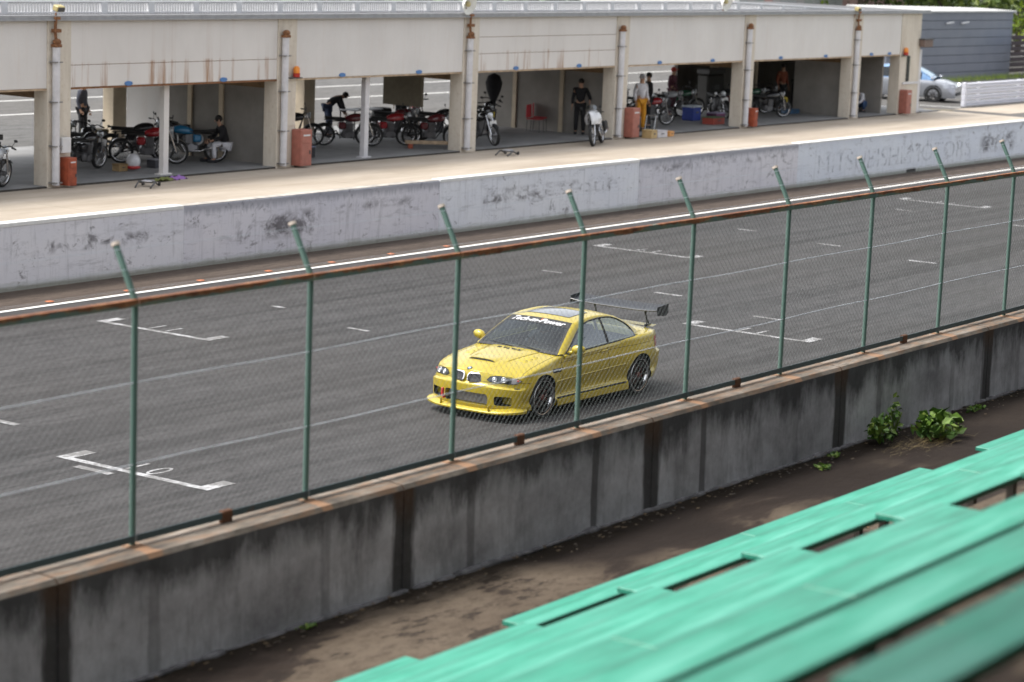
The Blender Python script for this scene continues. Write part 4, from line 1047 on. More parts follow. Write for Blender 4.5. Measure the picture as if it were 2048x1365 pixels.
for s in (-1, 1):
    q = MB(); P = []
    for A, B in ((RA, WA), (RB, WB_), (RC, WC)):
        for i in range(len(A)):
            if P and i == 0: continue
            a, b = A[i], B[i]; row = []
            out_ = Vector((0, .55, .85)).normalized()
            for k in range(7):
                f = k/6; p = a.lerp(b, f)+out_*(.020*4*f*(1-f)); row.append(Vector((p.x, s*p.y, p.z)))
            P.append(row)
    q.grid(P, flip=(s < 0)); q.build('roof_pillar', M_YEL, CAR, smooth=True)
    # closing piece at the foot of the rear pillar
    q = MB(); a, b = RC[-1], WC[-1]
    P = [[Vector((a.lerp(b, f).x+dx, s*(a.lerp(b, f).y+dy), zz)) for dx, dy, zz in ((0, 0, a.lerp(b, f).z+.004), (.10+.1*(1-f), .012, .975), (.14+.16*(1-f), .015, .955))] for f in [k/6 for k in range(7)]]
    q.grid(P, flip=(s > 0)); q.build('pillar_foot', M_YEL, CAR, smooth=True)
    # side windows: front pane and rear quarter pane, split by the B pillar
    top = WA[2:]+WB_[1:]+WC[1:]
    lowz = lambda x: .905+.028*(x-.7)
    def lowy(x): return .818-.012*max(0, (x-1.2)/1.5)
    def pane(x0, x1, name, off, mat):
        q = MB(); P = []; n = 20
        # top outline as a function of x up to its maximum x, the tail closes on itself
        for k in range(n+1):
            x = x0+(x1-x0)*k/n
            tb = [(p.x, p.z) for p in WA+WB_[1:]+WC[1:]]; ty = [(p.x, p.y) for p in WA+WB_[1:]+WC[1:]]
            zt_, yt_ = interp(tb, x), interp(ty, x); zl, yl = lowz(x), lowy(x); zl = min(zl, zt_)
            P.append([Vector((x, s*(yl+(yt_-yl)*f-off+.012*math.sin(math.pi*f)), zl+(zt_-zl)*f)) for f in [j/8 for j in range(9)]])
        q.grid(P, flip=(s > 0)); q.build(name, mat, CAR, smooth=True)
    pane(.70, 1.845, 'side_window', .004, M_SG); pane(1.905, 2.69, 'quarter_window', .004, M_SG); pane(1.845, 1.905, 'door_pillar', .0, M_BLK)
    # black surround
    loop = [Vector((p.x, s*(p.y+.003), p.z-.004)) for p in WA[1:]+WB_[1:]+WC[1:]]+[Vector((x, s*(lowy(x)+.003), lowz(x))) for x in [2.66-.15*k for k in range(14)]]
    q = MB(); q.tube(loop+[loop[0]], .0125, 6); q.build('window_seal', M_BLK, CAR, smooth=True)
    # sill strip between glass and body shoulder
    q = MB(); P = []
    for k in range(24):
        x = .60+(2.95-.60)*k/23; e = onbody((x, s*.80, 1.4), (0, 0, -1), 0)
        P.append([Vector((x, s*(lowy(x)-.015), lowz(x)-.0)), Vector((x, s*(lowy(x)+.006), lowz(x)-.002)), Vector((x, s*(lowy(x)+.022), lowz(x)-.024)), Vector((x, s*(lowy(x)+.03), lowz(x)-.05))])
    q.grid(P, flip=(s > 0)); q.build('window_sill', M_YEL, CAR, smooth=True)
    # mirror
    MR = bpy.data.objects.new('door_mirror', None); COL.objects.link(MR); MR.parent = CAR
    c0 = Vector((.80, s*.955, .985)); Mx = RZ(s*-.18) @ RX(s*.12)
    q = MB(); q.ell(c0, (.07, .118, .074), 18, 12, M=Mx); q.build('mirror_shell', M_YEL, MR, smooth=True)
    q = MB(); q.lathe([(0, 0), (.075, 0), (.075, .004), (0, .004)], 20, T(c0.x+.052, c0.y, c0.z) @ RY(math.pi/2) @ Matrix.Diagonal((.72, 1.12, 1, 1))); q.build('mirror_glass', M_CHR, MR)
    q = MB(); q.tube([(.76, s*.80, .915), (.77, s*.85, .925), (.79, s*.90, .95)], [.028, .024, .02], 8, squash=1.3); q.build('mirror_arm', M_YEL, MR, smooth=True)
    # black base triangle
    q = MB(); q.add([(.66, s*.822, .905), (.84, s*.815, .908), (.84, s*.782, 1.0), (.70, s*.80, .935)], [(0, 1, 2, 3)]); q.build('mirror_base', M_YEL, CAR)
# windscreen border, banner, wipers
def ws(u, v, off=.004):      # u -1..1 across, v 0..1 up
    fi = v*(len(WSP)-1); i = min(int(fi), len(WSP)-2); f = fi-i; fk = (u+1)/2*16; k = min(int(fk), 15); g = fk-k
    a = WSP[i][k].lerp(WSP[i][k+1], g); b = WSP[i+1][k].lerp(WSP[i+1][k+1], g); p = a.lerp(b, f); return p+Vector((-.5, 0, .86))*off
q = MB(); q.grid([[ws(-.985+1.97*k/24, v, .0025) for v in (.80, .86, .92, .99)] for k in range(25)]); q.build('windscreen_banner', M_BLK, CAR, smooth=True)
for s in (-1, 1):
    q = MB(); q.grid([[ws(s*(u), v, .002) for u in (.94, .97, 1.0)] for v in [k/12 for k in range(13)]], flip=(s < 0)); q.build('screen_border', M_BLK, CAR, smooth=True)
q = MB(); q.grid([[ws(-.99+1.98*k/24, v, .002) for v in (0, .03, .075)] for k in range(25)]); q.build('screen_lower_border', M_BLK, CAR, smooth=True)
q = MB(); P = [[Vector((x+.10*(y/.78)**2-.02, y, z)) for x, z in ((.43, .935-.03*(y/.78)**2), (.475, .905-.01*(y/.78)**2), (.56, .89))] for y in [-.76+1.52*k/16 for k in range(17)]]; q.grid(P); q.build('cowl', M_BLK, CAR, smooth=True)
for a, b in (((-.60, .03), (-.02, .11)), ((.02, .03), (.62, .10))):
    q = MB(); q.tube([ws(a[0]+(b[0]-a[0])*k/8, a[1]+(b[1]-a[1])*k/8, .014) for k in range(9)], .006, 5); q.build('wiper', M_BLK, CAR)
me = text_mesh('Tech-m-Power', 1.0, shear=.45, bold=.018); co = np.array([v.co for v in me.vertices]); mn, mx = co.min(0), co.max(0)
for v in me.vertices:
    a = (v.co.x-mn[0])/(mx[0]-mn[0]); b = (v.co.y-mn[1])/(mx[1]-mn[1])
    p = ws(.80-1.66*a, .828+.135*b, .006); v.co = p
me.materials.clear(); me.materials.append(plain('white vinyl', (.82, .82, .85), .5, var=.02)); link('banner_lettering', me, CAR)
q = MB(); q.add([ws(-.10, .90, .007), ws(-.135, .90, .007), ws(-.15, .955, .007), ws(-.12, .955, .007)], [(0, 1, 2, 3)]); q.build('banner_accent', plain('orange vinyl', (.75, .16, .03), .5), CAR)
# sunroof
def rf_(u, v, off=.002):
    fi = v*(len(RFP)-1); i = min(int(fi), len(RFP)-2); f = fi-i; fk = (u+1)/2*16; k = min(int(fk), 15); g = fk-k
    a = RFP[i][k].lerp(RFP[i][k+1], g); b = RFP[i+1][k].lerp(RFP[i+1][k+1], g); return a.lerp(b, f)+Vector((0, 0, off))
q = MB(); q.grid([[rf_(-.72+1.44*k/14, v, .0035) for v in (.17, .27, .38, .50, .60)] for k in range(15)]); q.build('sunroof_glass', plain('dark sunroof glass', (.012, .018, .028), .05, 0, Coat_Weight=1.0), CAR, smooth=True)
for u0, v0, u1, v1 in ((-.73, .16, .73, .16), (-.73, .61, .73, .61), (-.73, .16, -.73, .61), (.73, .16, .73, .61)):
    q = MB(); q.tube([rf_(u0+(u1-u0)*k/10, v0+(v1-v0)*k/10, .002) for k in range(11)], .005, 5); q.build('sunroof_seal', M_BLK, CAR)

# cabin: dashboard, seats, roll bars, driver
q = MB(); q.box((.62, -.68, .72), (1.02, .68, .895), bev=.05); q.build('dashboard', M_DARKIN, CAR, smooth=True)
q = MB(); q.box((.66, -.73, .28), (2.62, .73, .32)); q.box((2.40, -.68, .3), (2.66, .68, .93), bev=.04); q.build('cabin_base', M_DARKIN, CAR)
for s in (-1, 1):
    q = MB(); q.box((1.35, s*.36-.24, .34), (1.85, s*.36+.24, .52), bev=.05); q.box((1.80, s*.36-.25, .42), (1.96, s*.36+.25, 1.02), bev=.06, M=None); q.box((1.87, s*.36-.13, 1.0), (1.97, s*.36+.13, 1.19), bev=.04); q.build('seat', M_DARKIN if s < 0 else plain('dark seat cloth', (.03, .035, .05), .9), CAR)
q = MB(); Mx = T(1.17, .36, .80) @ RY(-1.15); q.lathe([(.17, 0), (.182, .012), (.194, 0), (.182, -.012)], 24, Mx, closed=True); q.build('steering_wheel', M_BLK, CAR, smooth=True)
q = MB()
for s in (-1, 1): q.tube([(1.95, s*.60, .4), (1.95, s*.58, 1.0), (1.97, s*.46, 1.26)], .022, 8)
q.tube([(1.97, -.46, 1.26), (1.97, .46, 1.26)], .022, 8); q.tube([(1.96, -.58, .95), (1.96, .58, .95)], .02, 8); q.build('roll_bar', plain('roll bar', (.25, .26, .28), .35, .3), CAR, smooth=True)
# wheels
def wheel(x, y, s, face_w):
    W = bpy.data.objects.new('wheel', None); COL.objects.link(W); W.parent = CAR; W.location = (x, y, .325); W.rotation_euler = (s*math.pi/2, 0, 0)   # local +z points outboard
    hw_ = .118
    if wheel.cache is None:
        c = []
        c.append(MB().lathe([(.262, -hw_), (.300, -hw_-.004), (.319, -hw_+.022), (.326, -.06), (.326, .06), (.319, hw_-.022), (.300, hw_+.002), (.272, hw_-.002), (.262, hw_-.012)], 48).mesh('tyre', M_RUB, smooth=True, angle=50))
        c.append(MB().lathe([(.266, hw_-.010), (.262, hw_-.002), (.254, hw_-.004), (.246, hw_-.04), (.238, hw_-.055)], 48).mesh('rim_lip', M_CHR, smooth=True, angle=50))
        c.append(MB().lathe([(.240, hw_-.055), (.232, -.06), (.255, -hw_+.005)], 40).mesh('rim_barrel', M_RIM, smooth=True))
        q = MB()
        for k in range(10):
            for dd in (-.085, .085):
                a = 2*math.pi*k/10; b = a+dd
                p0 = Vector((.045*math.cos(a), .045*math.sin(a), hw_-.035)); p1 = Vector((.13*math.cos(a+dd*.5), .13*math.sin(a+dd*.5), hw_-.028)); p2 = Vector((.240*math.cos(b*1.0), .240*math.sin(b), hw_-.030))
                q.tube([p0, p1, p2], [.012, .0085, .008], 5)
        c.append(q.mesh('spokes', M_RIM, smooth=True))
        c.append(MB().lathe([(0, hw_-.018), (.030, hw_-.018), (.052, hw_-.03), (.060, hw_-.055)], 20).mesh('wheel_hub', plain('hub', (.16, .05, .04), .4, .3), smooth=True, angle=40))
        c.append(MB().lathe([(.07, .02), (.172, .02), (.172, -.005), (.07, -.005)], 32, closed=True).mesh('brake_disc', plain('brake disc', (.14, .10, .09), .5, .5), smooth=True, angle=40))
        c.append(MB().box((.08, -.09, -.03), (.19, .09, .05), bev=.015).mesh('brake_caliper', plain('caliper', (.16, .03, .025), .5)))
        wheel.cache = c
    for m_ in wheel.cache: link(m_.name.split('.')[0], m_, W)
wheel.cache = None
for wx in (0, 2.731):
    off = .772 if wx == 0 else .782
    wheel(wx, -off, 1, 0); wheel(wx, off, -1, 0)
MB().box((.25, -.7, .13), (2.5, .7, .17)).build('underfloor', M_BLK, CAR)
# tail lamps, rear wing
for s in (-1, 1):
    q = MB(); P = [[onbody((x, s*1.4, z), (0, -s, 0), .003) for z in (.72, .78, .84, .90)] for x in (3.20, 3.28, 3.36, 3.42)]; q.grid(P, flip=(s > 0)); q.build('tail_light', plain('tail light', (.45, .03, .025), .2) if s < 0 else bpy.data.materials['tail light'], CAR, smooth=True)
q = MB(); P = []
for k in range(31):
    y = -.85+1.70*k/30; sag = .028*(1-abs(y/.85)**4)*-1
    sec = [(3.225, 1.318), (3.25, 1.302), (3.37, 1.302), (3.49, 1.33), (3.56, 1.388), (3.565, 1.394), (3.49, 1.355), (3.37, 1.328), (3.26, 1.330), (3.235, 1.328)]
    P.append([(x, y, z+sag*(1.0)) for x, z in sec])
q.grid(P, closed_u=True); WNG = q.build('rear_wing', M_CARB, CAR, smooth=True, angle=40)
for s in (-1, 1):
    q = MB(); pr_ = [(3.24, 1.375), (3.58, 1.405), (3.585, 1.26), (3.50, 1.205), (3.24, 1.235)]
    q.add([(x, s*.852, z) for x, z in pr_]+[(x, s*.862, z) for x, z in pr_], [(0, 1, 2, 3, 4), (9, 8, 7, 6, 5)]+[(i, 5+i, 5+(i+1) % 5, (i+1) % 5) for i in range(5)])
    q.build('wing_endplate', M_CARB, WNG)
    q = MB(); y = s*.50
    for xa, xb in ((3.52, 3.46), (3.60, 3.40)):
        q.tube([(xa, y, .99), (xa*.5+xb*.5, y, 1.13), (xb, y, 1.30)], .011, 6)
    q.box((3.46, y-.02, .985), (3.64, y+.02, 1.03), bev=.008); q.box((3.37, y-.018, 1.275), (3.52, y+.018, 1.315), bev=.008); q.tube([(3.50, y, 1.10), (3.55, y, 1.10)], .01, 5)
    q.build('wing_stand', M_CARB, WNG)
MB().box((3.58, -.6, .28), (3.67, .6, .45), bev=.03).build('rear_diffuser', M_BLK, CAR)
q = MB(); P = [[(x, y, z) for x, z in ((3.50, 1.0), (3.57, 1.008), (3.62, 1.022), (3.625, 1.01))] for y in [-.62+1.24*k/10 for k in range(11)]]; q.grid(P); q.build('boot_lip', M_YEL, CAR, smooth=True)

# ================================================================ PEOPLE
M_SKIN = plain('skin', (.42, .25, .17), .6, var=.08)
M_HAIR = plain('dark hair', (.015, .012, .010), .7)
def cloth(name, col):
    return bpy.data.materials[name] if name in bpy.data.materials else plain(name, col, .85, var=.2, scale=9)
def skin_obj(name, pts, edges, rad, mat, parent, root=0, sub=1):
    me = bpy.data.meshes.new(name); me.from_pydata([tuple(p) for p in pts], edges, []); me.materials.append(mat)
    o = link(name, me, parent); md = o.modifiers.new('skin', 'SKIN'); md.use_smooth_shade = True
    lay = me.skin_vertices[0].data
    for i, r_ in enumerate(rad): lay[i].radius = (r_, r_) if isinstance(r_, (int, float)) else r_
    lay[root].use_root = True
    if sub: o.modifiers.new('sub', 'SUBSURF').levels = sub; o.modifiers['sub'].render_levels = sub
    return o
STAND = dict(pel=(0, 0, .93), spi=(0, 0, 1.13), che=(0, 0, 1.34), nek=(.01, 0, 1.48), hed=(.03, 0, 1.60),
             shL=(0, .175, 1.40), elL=(-.03, .235, 1.13), wrL=(.06, .25, .90), shR=(0, -.175, 1.40), elR=(-.03, -.235, 1.13), wrR=(.06, -.25, .90),
             hiL=(0, .09, .90), knL=(.02, .11, .49), anL=(-.02, .12, .09), hiR=(0, -.09, .90), knR=(.02, -.11, .49), anR=(-.02, -.12, .09))
SIT = dict(STAND, pel=(0, 0, .42), spi=(.04, 0, .62), che=(.10, 0, .82), nek=(.17, 0, .96), hed=(.22, 0, 1.07), shL=(.11, .17, .88), elL=(.24, .22, .64), wrL=(.42, .12, .56), shR=(.11, -.17, .88), elR=(.24, -.22, .64), wrR=(.42, -.12, .56),
           hiL=(0, .09, .42), knL=(.40, .15, .48), anL=(.36, .16, .09), hiR=(0, -.09, .42), knR=(.42, -.13, .46), anR=(.44, -.14, .09))
CROUCH = dict(STAND, pel=(-.05, 0, .30), spi=(.05, 0, .47), che=(.20, 0, .62), nek=(.32, 0, .70), hed=(.40, 0, .78), shL=(.22, .17, .66), elL=(.38, .22, .44), wrL=(.52, .10, .32), shR=(.22, -.17, .66), elR=(.38, -.22, .44), wrR=(.52, -.10, .32),
              hiL=(-.05, .10, .30), knL=(.26, .20, .44), anL=(.10, .16, .09), hiR=(-.05, -.10, .30), knR=(.26, -.20, .44), anR=(.10, -.16, .09))
BEND = dict(STAND, pel=(-.08, 0, .90), spi=(.05, 0, 1.05), che=(.24, 0, 1.15), nek=(.38, 0, 1.20), hed=(.49, 0, 1.20), shL=(.26, .17, 1.16), elL=(.36, .2, .90), wrL=(.46, .12, .72), shR=(.26, -.17, 1.16), elR=(.36, -.2, .90), wrR=(.46, -.12, .72),
            hiL=(-.08, .09, .88), knL=(.0, .11, .47), anL=(-.04, .12, .09), hiR=(-.08, -.09, .88), knR=(.0, -.11, .47), anR=(-.04, -.12, .09))
def person(x, y, z, rz_, pose, shirt, trousers, label, cap=None, sleeves=True, shoes=(.03, .03, .035), scale=1.0, **ov):
    J = {k: Vector(v) for k, v in dict(pose, **ov).items()}
    Pn = empty('person', (x, y, z), rz_, label=label, cat='person', group='people in the pit garages'); Pn.scale = (scale,)*3
    order = ['pel', 'spi', 'che', 'nek', 'hed', 'shL', 'elL', 'wrL', 'shR', 'elR', 'wrR', 'hiL', 'knL', 'anL', 'hiR', 'knR', 'anR']
    E_ = [(0, 1), (1, 2), (2, 3), (3, 4), (2, 5), (5, 6), (6, 7), (2, 8), (8, 9), (9, 10), (0, 11), (11, 12), (12, 13), (0, 14), (14, 15), (15, 16)]
    rd = [.115, .10, .12, .055, .075, .05, .04, .027, .05, .04, .027, .08, .055, .038, .08, .055, .038]
    pts = [J[k] for k in order]
    # top of the head, palms and feet continue the same surface
    pts += [J['hed']+Vector((.0, 0, .095))]; E_.append((4, 17)); rd.append(.062)
    for w_, e_, i in (('wrL', 'elL', 7), ('wrR', 'elR', 10)):
        d_ = (J[w_]-J[e_]).normalized(); pts.append(J[w_]+d_*.08); E_.append((i, len(pts)-1)); rd.append((.032, .018))
    for a_, i in (('anL', 13), ('anR', 16)):
        pts.append(J[a_]+Vector((.15, 0, -.05))); E_.append((i, len(pts)-1)); rd.append(.032)
    skin_obj('body', pts, E_, rd, M_SKIN, Pn)
    up = [J['pel']+(J['spi']-J['pel'])*.15, J['spi'], J['che'], J['nek']*.8+J['che']*.2, J['shL'], J['elL'], J['wrL']*.9+J['elL']*.1 if sleeves else J['elL']*.8+J['shL']*.2, J['shR'], J['elR'], J['wrR']*.9+J['elR']*.1 if sleeves else J['elR']*.8+J['shR']*.2]
    skin_obj('shirt', up, [(0, 1), (1, 2), (2, 3), (2, 4), (4, 5), (5, 6), (2, 7), (7, 8), (8, 9)], [.14, .13, .15, .07, .075, .056, .045, .075, .056, .045], shirt, Pn)
    lo_ = [J['pel']+(J['spi']-J['pel'])*.2, J['hiL'], J['knL'], J['anL'], J['hiR'], J['knR'], J['anR']]
    skin_obj('trousers', lo_, [(0, 1), (1, 2), (2, 3), (0, 4), (4, 5), (5, 6)], [.135, .105, .078, .06, .105, .078, .06], trousers, Pn)
    h = J['hed']
    MB().ell(h+Vector((-.018, 0, .045)), (.098, .088, .098), 12, 8).build('cap' if cap else 'hair', cap or M_HAIR, Pn, smooth=True)
    if cap: MB().box((h.x+.03, -.07, h.z+.05), (h.x+.16, .07, h.z+.066), bev=.004).build('cap_peak', cap, Pn)
    f = MB(); f.ell(h+Vector((.088, 0, -.005)), (.018, .012, .02), 6, 4)
    for s in (-1, 1): f.ell(h+Vector((0, s*.080, 0)), (.02, .012, .03), 6, 4)
    f.build('face_features', M_SKIN, Pn, smooth=True)
    for s in (-1, 1): MB().ell(h+Vector((.078, s*.028, .02)), (.008, .012, .007), 6, 4).build('eye', M_HAIR, Pn)
    MB().box((h.x+.074, -.022, h.z-.046), (h.x+.084, .022, h.z-.038)).build('mouth', cloth('lips', (.3, .1, .08)), Pn)
    for w_, e_, s in (('wrL', 'elL', 1), ('wrR', 'elR', -1)):
        d_ = (J[w_]-J[e_]).normalized(); pm = J[w_]+d_*.10; sd = Vector((1, 0, 0)) if abs(d_.x) < .7 else Vector((0, 0, 1)); sd = (sd-d_*sd.dot(d_)).normalized(); ins = d_.cross(sd)*-s
        hd = MB()
        for k, (o_, l_) in enumerate(((-.03, .062), (-.01, .074), (.01, .070), (.03, .055))):
            a = pm+sd*o_; hd.tube([a, a+d_*l_*.55, a+d_*l_*.95+ins*.018], [.0095, .0085, .007], 5)
        a = J[w_]+d_*.04+sd*.028; hd.tube([a, a+sd*.03+d_*.03, a+sd*.035+d_*.06], [.011, .010, .008], 5)
        hd.build('fingers', M_SKIN, Pn, smooth=True)
    for a_ in ('anL', 'anR'):
        b = J[a_]; MB().box((b.x-.07, b.y-.045, b.z-.09), (b.x+.20, b.y+.045, b.z-.005), bev=.025).build('shoe', cloth('shoe %.2f' % shoes[0], shoes), Pn, smooth=True)
    return Pn
# the driver of the yellow coupe: helmet, white sleeves, seated behind the wheel
BLKC = cloth('black cloth', (.015, .015, .018)); NAVY = cloth('navy cloth', (.03, .045, .09)); WHT = cloth('white cloth', (.62, .62, .66)); GRY = cloth('grey cloth', (.16, .16, .17)); ORG = cloth('orange overalls', (.62, .28, .02)); JEAN = cloth('blue denim', (.04, .08, .17)); MAR = cloth('maroon cloth', (.10, .03, .05)); LGR = cloth('pale grey cloth', (.40, .40, .44))
drv = person(CX+1.72, CY+.36, .33, math.pi, SIT, GRY, NAVY, 'driver in a grey top and helmet sitting inside the yellow coupe',
             pel=(0, 0, .18), spi=(-.05, 0, .36), che=(-.08, 0, .55), nek=(-.07, 0, .68), hed=(-.04, 0, .78), shL=(-.07, .17, .60), shR=(-.07, -.17, .60), elL=(.16, .22, .45), elR=(.16, -.22, .45), wrL=(.42, .15, .56), wrR=(.42, -.15, .56), hiL=(0, .09, .18), hiR=(0, -.09, .18), knL=(.42, .14, .26), knR=(.42, -.14, .26), anL=(.75, .12, .06), anR=(.75, -.12, .06))
drv['group'] = ''; del drv['group']
MB().ell((-.03, 0, .81), (.15, .125, .14), 16, 10).build('helmet', plain('cream helmet', (.30, .28, .20), .3, 0, Coat_Weight=.6), drv, smooth=True)
MB().ell((.03, 0, .81), (.10, .112, .045), 14, 8).build('visor', M_BLK, drv, smooth=True)
G = 1.25
person(45.6, 46.6, 1.2, -1.2, STAND, cloth('dark blue grey cloth', (.05, .055, .075)), BLKC, 'person in dark clothes standing in the sunlit paddock beyond the first bay', scale=1.02)
person(44.9, 40.7, G, 2.7, SIT, BLKC, WHT, 'person in a black top and white trousers sitting beside the blue motorcycle', cap=None)
person(52.9, 43.9, G, -.6, BEND, BLKC, NAVY, 'person in a black top bending over a white table in the second bay')
person(55.9, 43.6, G, .4, STAND, BLKC, BLKC, 'person in black standing behind the white mid post of the second bay', scale=.98)
person(61.0, 40.5, G, -2.6, STAND, BLKC, BLKC, 'person in black standing behind the white faired motorcycle', elL=(.08, .30, 1.16), wrL=(.26, .30, 1.06))
person(63.9, 40.1, G, -1.9, STAND, WHT, ORG, 'mechanic in white shirt and cap with orange overalls by the red cabinet', cap=WHT, scale=1.06)
person(65.4, 40.75, G, 2.4, STAND, BLKC, BLKC, 'person in black facing the mechanic in orange overalls', scale=1.04)
person(70.4, 42.9, G, -1.5, STAND, MAR, MAR, 'person in maroon clothes and red cap standing deep in the fourth bay', cap=cloth('red cloth', (.5, .06, .05)))
person(79.1, 41.3, G, 1.9, STAND, WHT, BLKC, 'person in a white shirt standing at the right side of the fifth bay', scale=.98)
person(77.4, 42.4, G, -1.9, STAND, cloth('rust cloth', (.22, .06, .03)), BLKC, 'person in a rust coloured jacket standing in the dim fifth bay')
person(79.9, 40.3, G, 3.0, CROUCH, WHT, JEAN, 'person in a white shirt and jeans crouching in the rightmost bay')

# ================================================================ MOTORCYCLES
MC = {}
def cm(name, col, rough=.35, metal=0.0, **k):
    if name not in MC: MC[name] = plain(name, col, rough, metal, var=.15, **k)
    return MC[name]
TANK = {'black': (.015, .015, .018), 'red': (.30, .015, .02), 'blue': (.02, .16, .32), 'silver': (.42, .44, .47), 'white': (.62, .63, .65), 'green': (.02, .09, .05), 'yellow': (.55, .42, .03), 'maroon': (.12, .02, .025)}
MB_ENG = cm('engine alloy', (.20, .20, .21), .4, .6); MB_CHR = cm('exhaust chrome', (.55, .55, .56), .2, .9); MB_SEAT = cm('seat vinyl', (.014, .014, .014), .6)
bm_cache = {}
def cached(key, fn):
    if key not in bm_cache: bm_cache[key] = fn()
    return bm_cache[key]
def motorcycle(x, y, z, rz_, col, label, fairing=False, plate=None, lean=.16, lamp=None, panel=None, number=None):
    B = empty('motorcycle', (x, y, z), rz_, label=label, cat='motorcycle', group='motorcycles parked in and before the garages'); B.rotation_euler = (lean, 0, rz_)
    mc = cm('tank '+col, TANK[col], .25, 0, Coat_Weight=.8)
    def wh():
        r = [MB().lathe([(.255, -.035), (.285, -.05), (.312, -.03), (.318, 0), (.312, .03), (.285, .05), (.255, .035)], 28).mesh('tyre', M_RUB, smooth=True),
             MB().lathe([(.255, -.032), (.240, -.03), (.236, 0), (.240, .03), (.255, .032)], 28).mesh('rim', MB_CHR, smooth=True)]
        q = MB()
        for k in range(18): a = 2*math.pi*k/18; q.tube([(.03*math.cos(a+.6), .03*math.sin(a+.6), .025*(-1)**k), (.24*math.cos(a), .24*math.sin(a), 0)], .0035, 4, caps=False)
        m_ = q.mesh('spokes', MB_CHR); r.append(m_)
        r.append(MB().lathe([(0, -.06), (.05, -.06), (.06, -.03), (.06, .03), (.05, .06), (0, .06)], 12).mesh('hub', MB_ENG, smooth=True, angle=40)); return r
    for wx in (.70, -.68):
        W = bpy.data.objects.new('wheel', None); COL.objects.link(W); W.parent = B; W.location = (wx, 0, .318); W.rotation_euler = (math.pi/2, 0, 0)
        for m_ in cached('wheel', wh):
            o = link(m_.name.split('.')[0], m_, W)
            if o.name.startswith('spokes'): o['kind'] = 'stuff'
    def frame():
        q = MB()
        for s in (-1, 1):
            q.tube([(.42, s*.03, .86), (.30, s*.12, .45), (.15, s*.13, .26), (-.25, s*.13, .28), (-.32, s*.12, .42)], .016, 6); q.tube([(.40, s*.03, .84), (-.1, s*.10, .76), (-.68, s*.11, .72)], .014, 6)
            q.tube([(-.30, s*.13, .40), (-.68, s*.12, .318)], .018, 6); q.tube([(-.66, s*.13, .33), (-.52, s*.13, .68)], [.025, .03], 8)
        return q.mesh('frame', M_BLK, smooth=True)
    def engine():
        q = MB(); q.box((-.22, -.17, .26), (.16, .17, .46), bev=.05); q.lathe([(0, -.19), (.10, -.19), (.10, .19), (0, .19)], 14, T(-.02, 0, .36) @ RX(math.pi/2))
        for k in range(7): q.box((-.07, -.15, .47+.03*k), (.13, .15, .485+.03*k), bev=.004)
        q.box((-.05, -.12, .46), (.11, .12, .68)); return q.mesh('engine', MB_ENG)
    def fork():
        q = MB()
        for s in (-1, 1): q.tube([(.70, s*.085, .318), (.50, s*.085, .90)], [.024, .018], 8)
        q.box((.46, -.11, .80), (.54, .11, .84), bev=.008); return q.mesh('front_fork', MB_CHR, smooth=True, angle=40)
    def bars():
        q = MB(); q.tube([(.38, -.36, .98), (.47, -.16, 1.0), (.49, 0, .93), (.47, .16, 1.0), (.38, .36, .98)], .013, 6)
        for s in (-1, 1):
            q.tube([(.39, s*.25, .985), (.36, s*.37, .975)], .019, 6); q.tube([(.45, s*.22, 1.0), (.47, s*.27, 1.12)], .006, 5); q.ell((.46, s*.29, 1.14), (.015, .05, .035), 8, 5)
        return q.mesh('handlebar', M_BLK, smooth=True)
    def tank():
        q = MB(); P = []
        for k in range(9):
            f = k/8; xx = .40-.52*f; wd = .055+.10*math.sin(math.pi*min(1, f*1.05+.06))**.8; h = .06+.105*math.sin(math.pi*min(1, .12+f*.88))**.7; P.append([(xx, wd*math.cos(2*math.pi*j/12), .80-.05*f+h*math.sin(2*math.pi*j/12)*(1 if j <= 6 else .45)) for j in range(12)])
        q.grid(P, closed_u=True); q.add(P[0], [tuple(range(12))]); q.add(P[-1], [tuple(range(11, -1, -1))]); return q.mesh('fuel_tank', mc, smooth=True, angle=60)
    def seat():
        q = MB(); P = []
        for k in range(8):
            f = k/7; xx = -.10-.58*f; wd = .10+.03*math.sin(math.pi*f); zc = .775+.035*f*f; P.append([(xx, wd*math.cos(2*math.pi*j/10), zc+.045*math.sin(2*math.pi*j/10)) for j in range(10)])
        q.grid(P, closed_u=True); q.add(P[0], [tuple(range(10))]); q.add(P[-1], [tuple(range(9, -1, -1))]); return q.mesh('seat', MB_SEAT, smooth=True)
    def exh():
        q = MB(); q.tube([(.12, .12, .55), (.22, .13, .42), (.15, .16, .27), (-.25, .17, .27), (-.40, .18, .32)], .022, 7); q.tube([(-.36, .18, .31), (-.82, .19, .42)], [.035, .045], 10); return q.mesh('exhaust', MB_CHR, smooth=True)
    def fend(cx_, a0, a1):
        q = MB()
        if 1:
            P = [[(cx_+.345*math.cos(R(a0+(a1-a0)*k/8)), y, .318+.345*math.sin(R(a0+(a1-a0)*k/8))-abs(y)*.25) for y in (-.06, 0, .06)] for k in range(9)]; q.grid(P)
        return q.mesh('mudguard', MB_CHR if col in ('silver', 'blue', 'red') else M_BLK, smooth=True)
    for key, fn in (('frame', frame), ('engine', engine), ('fork', fork), ('bars', bars), ('tank'+col, tank), ('seat', seat), ('exh', exh), ('ff'+str(col in ('silver', 'blue', 'red')), lambda: fend(.70, 40, 165)), ('fr'+str(col in ('silver', 'blue', 'red')), lambda: fend(-.68, 30, 130))):
        m_ = cached(key, fn); link(m_.name.split('.')[0], m_, B)
    lm = cached('lamp', lambda: MB().lathe([(0, -.10), (.06, -.09), (.088, -.02), (.092, 0), (.08, .012), (0, .022)], 16, T(.60, 0, .88) @ RY(math.pi/2)).mesh('headlight', cm('headlight silver', (.60, .63, .66), .15, .3), smooth=True, angle=50))
    link('headlight', lm, B)
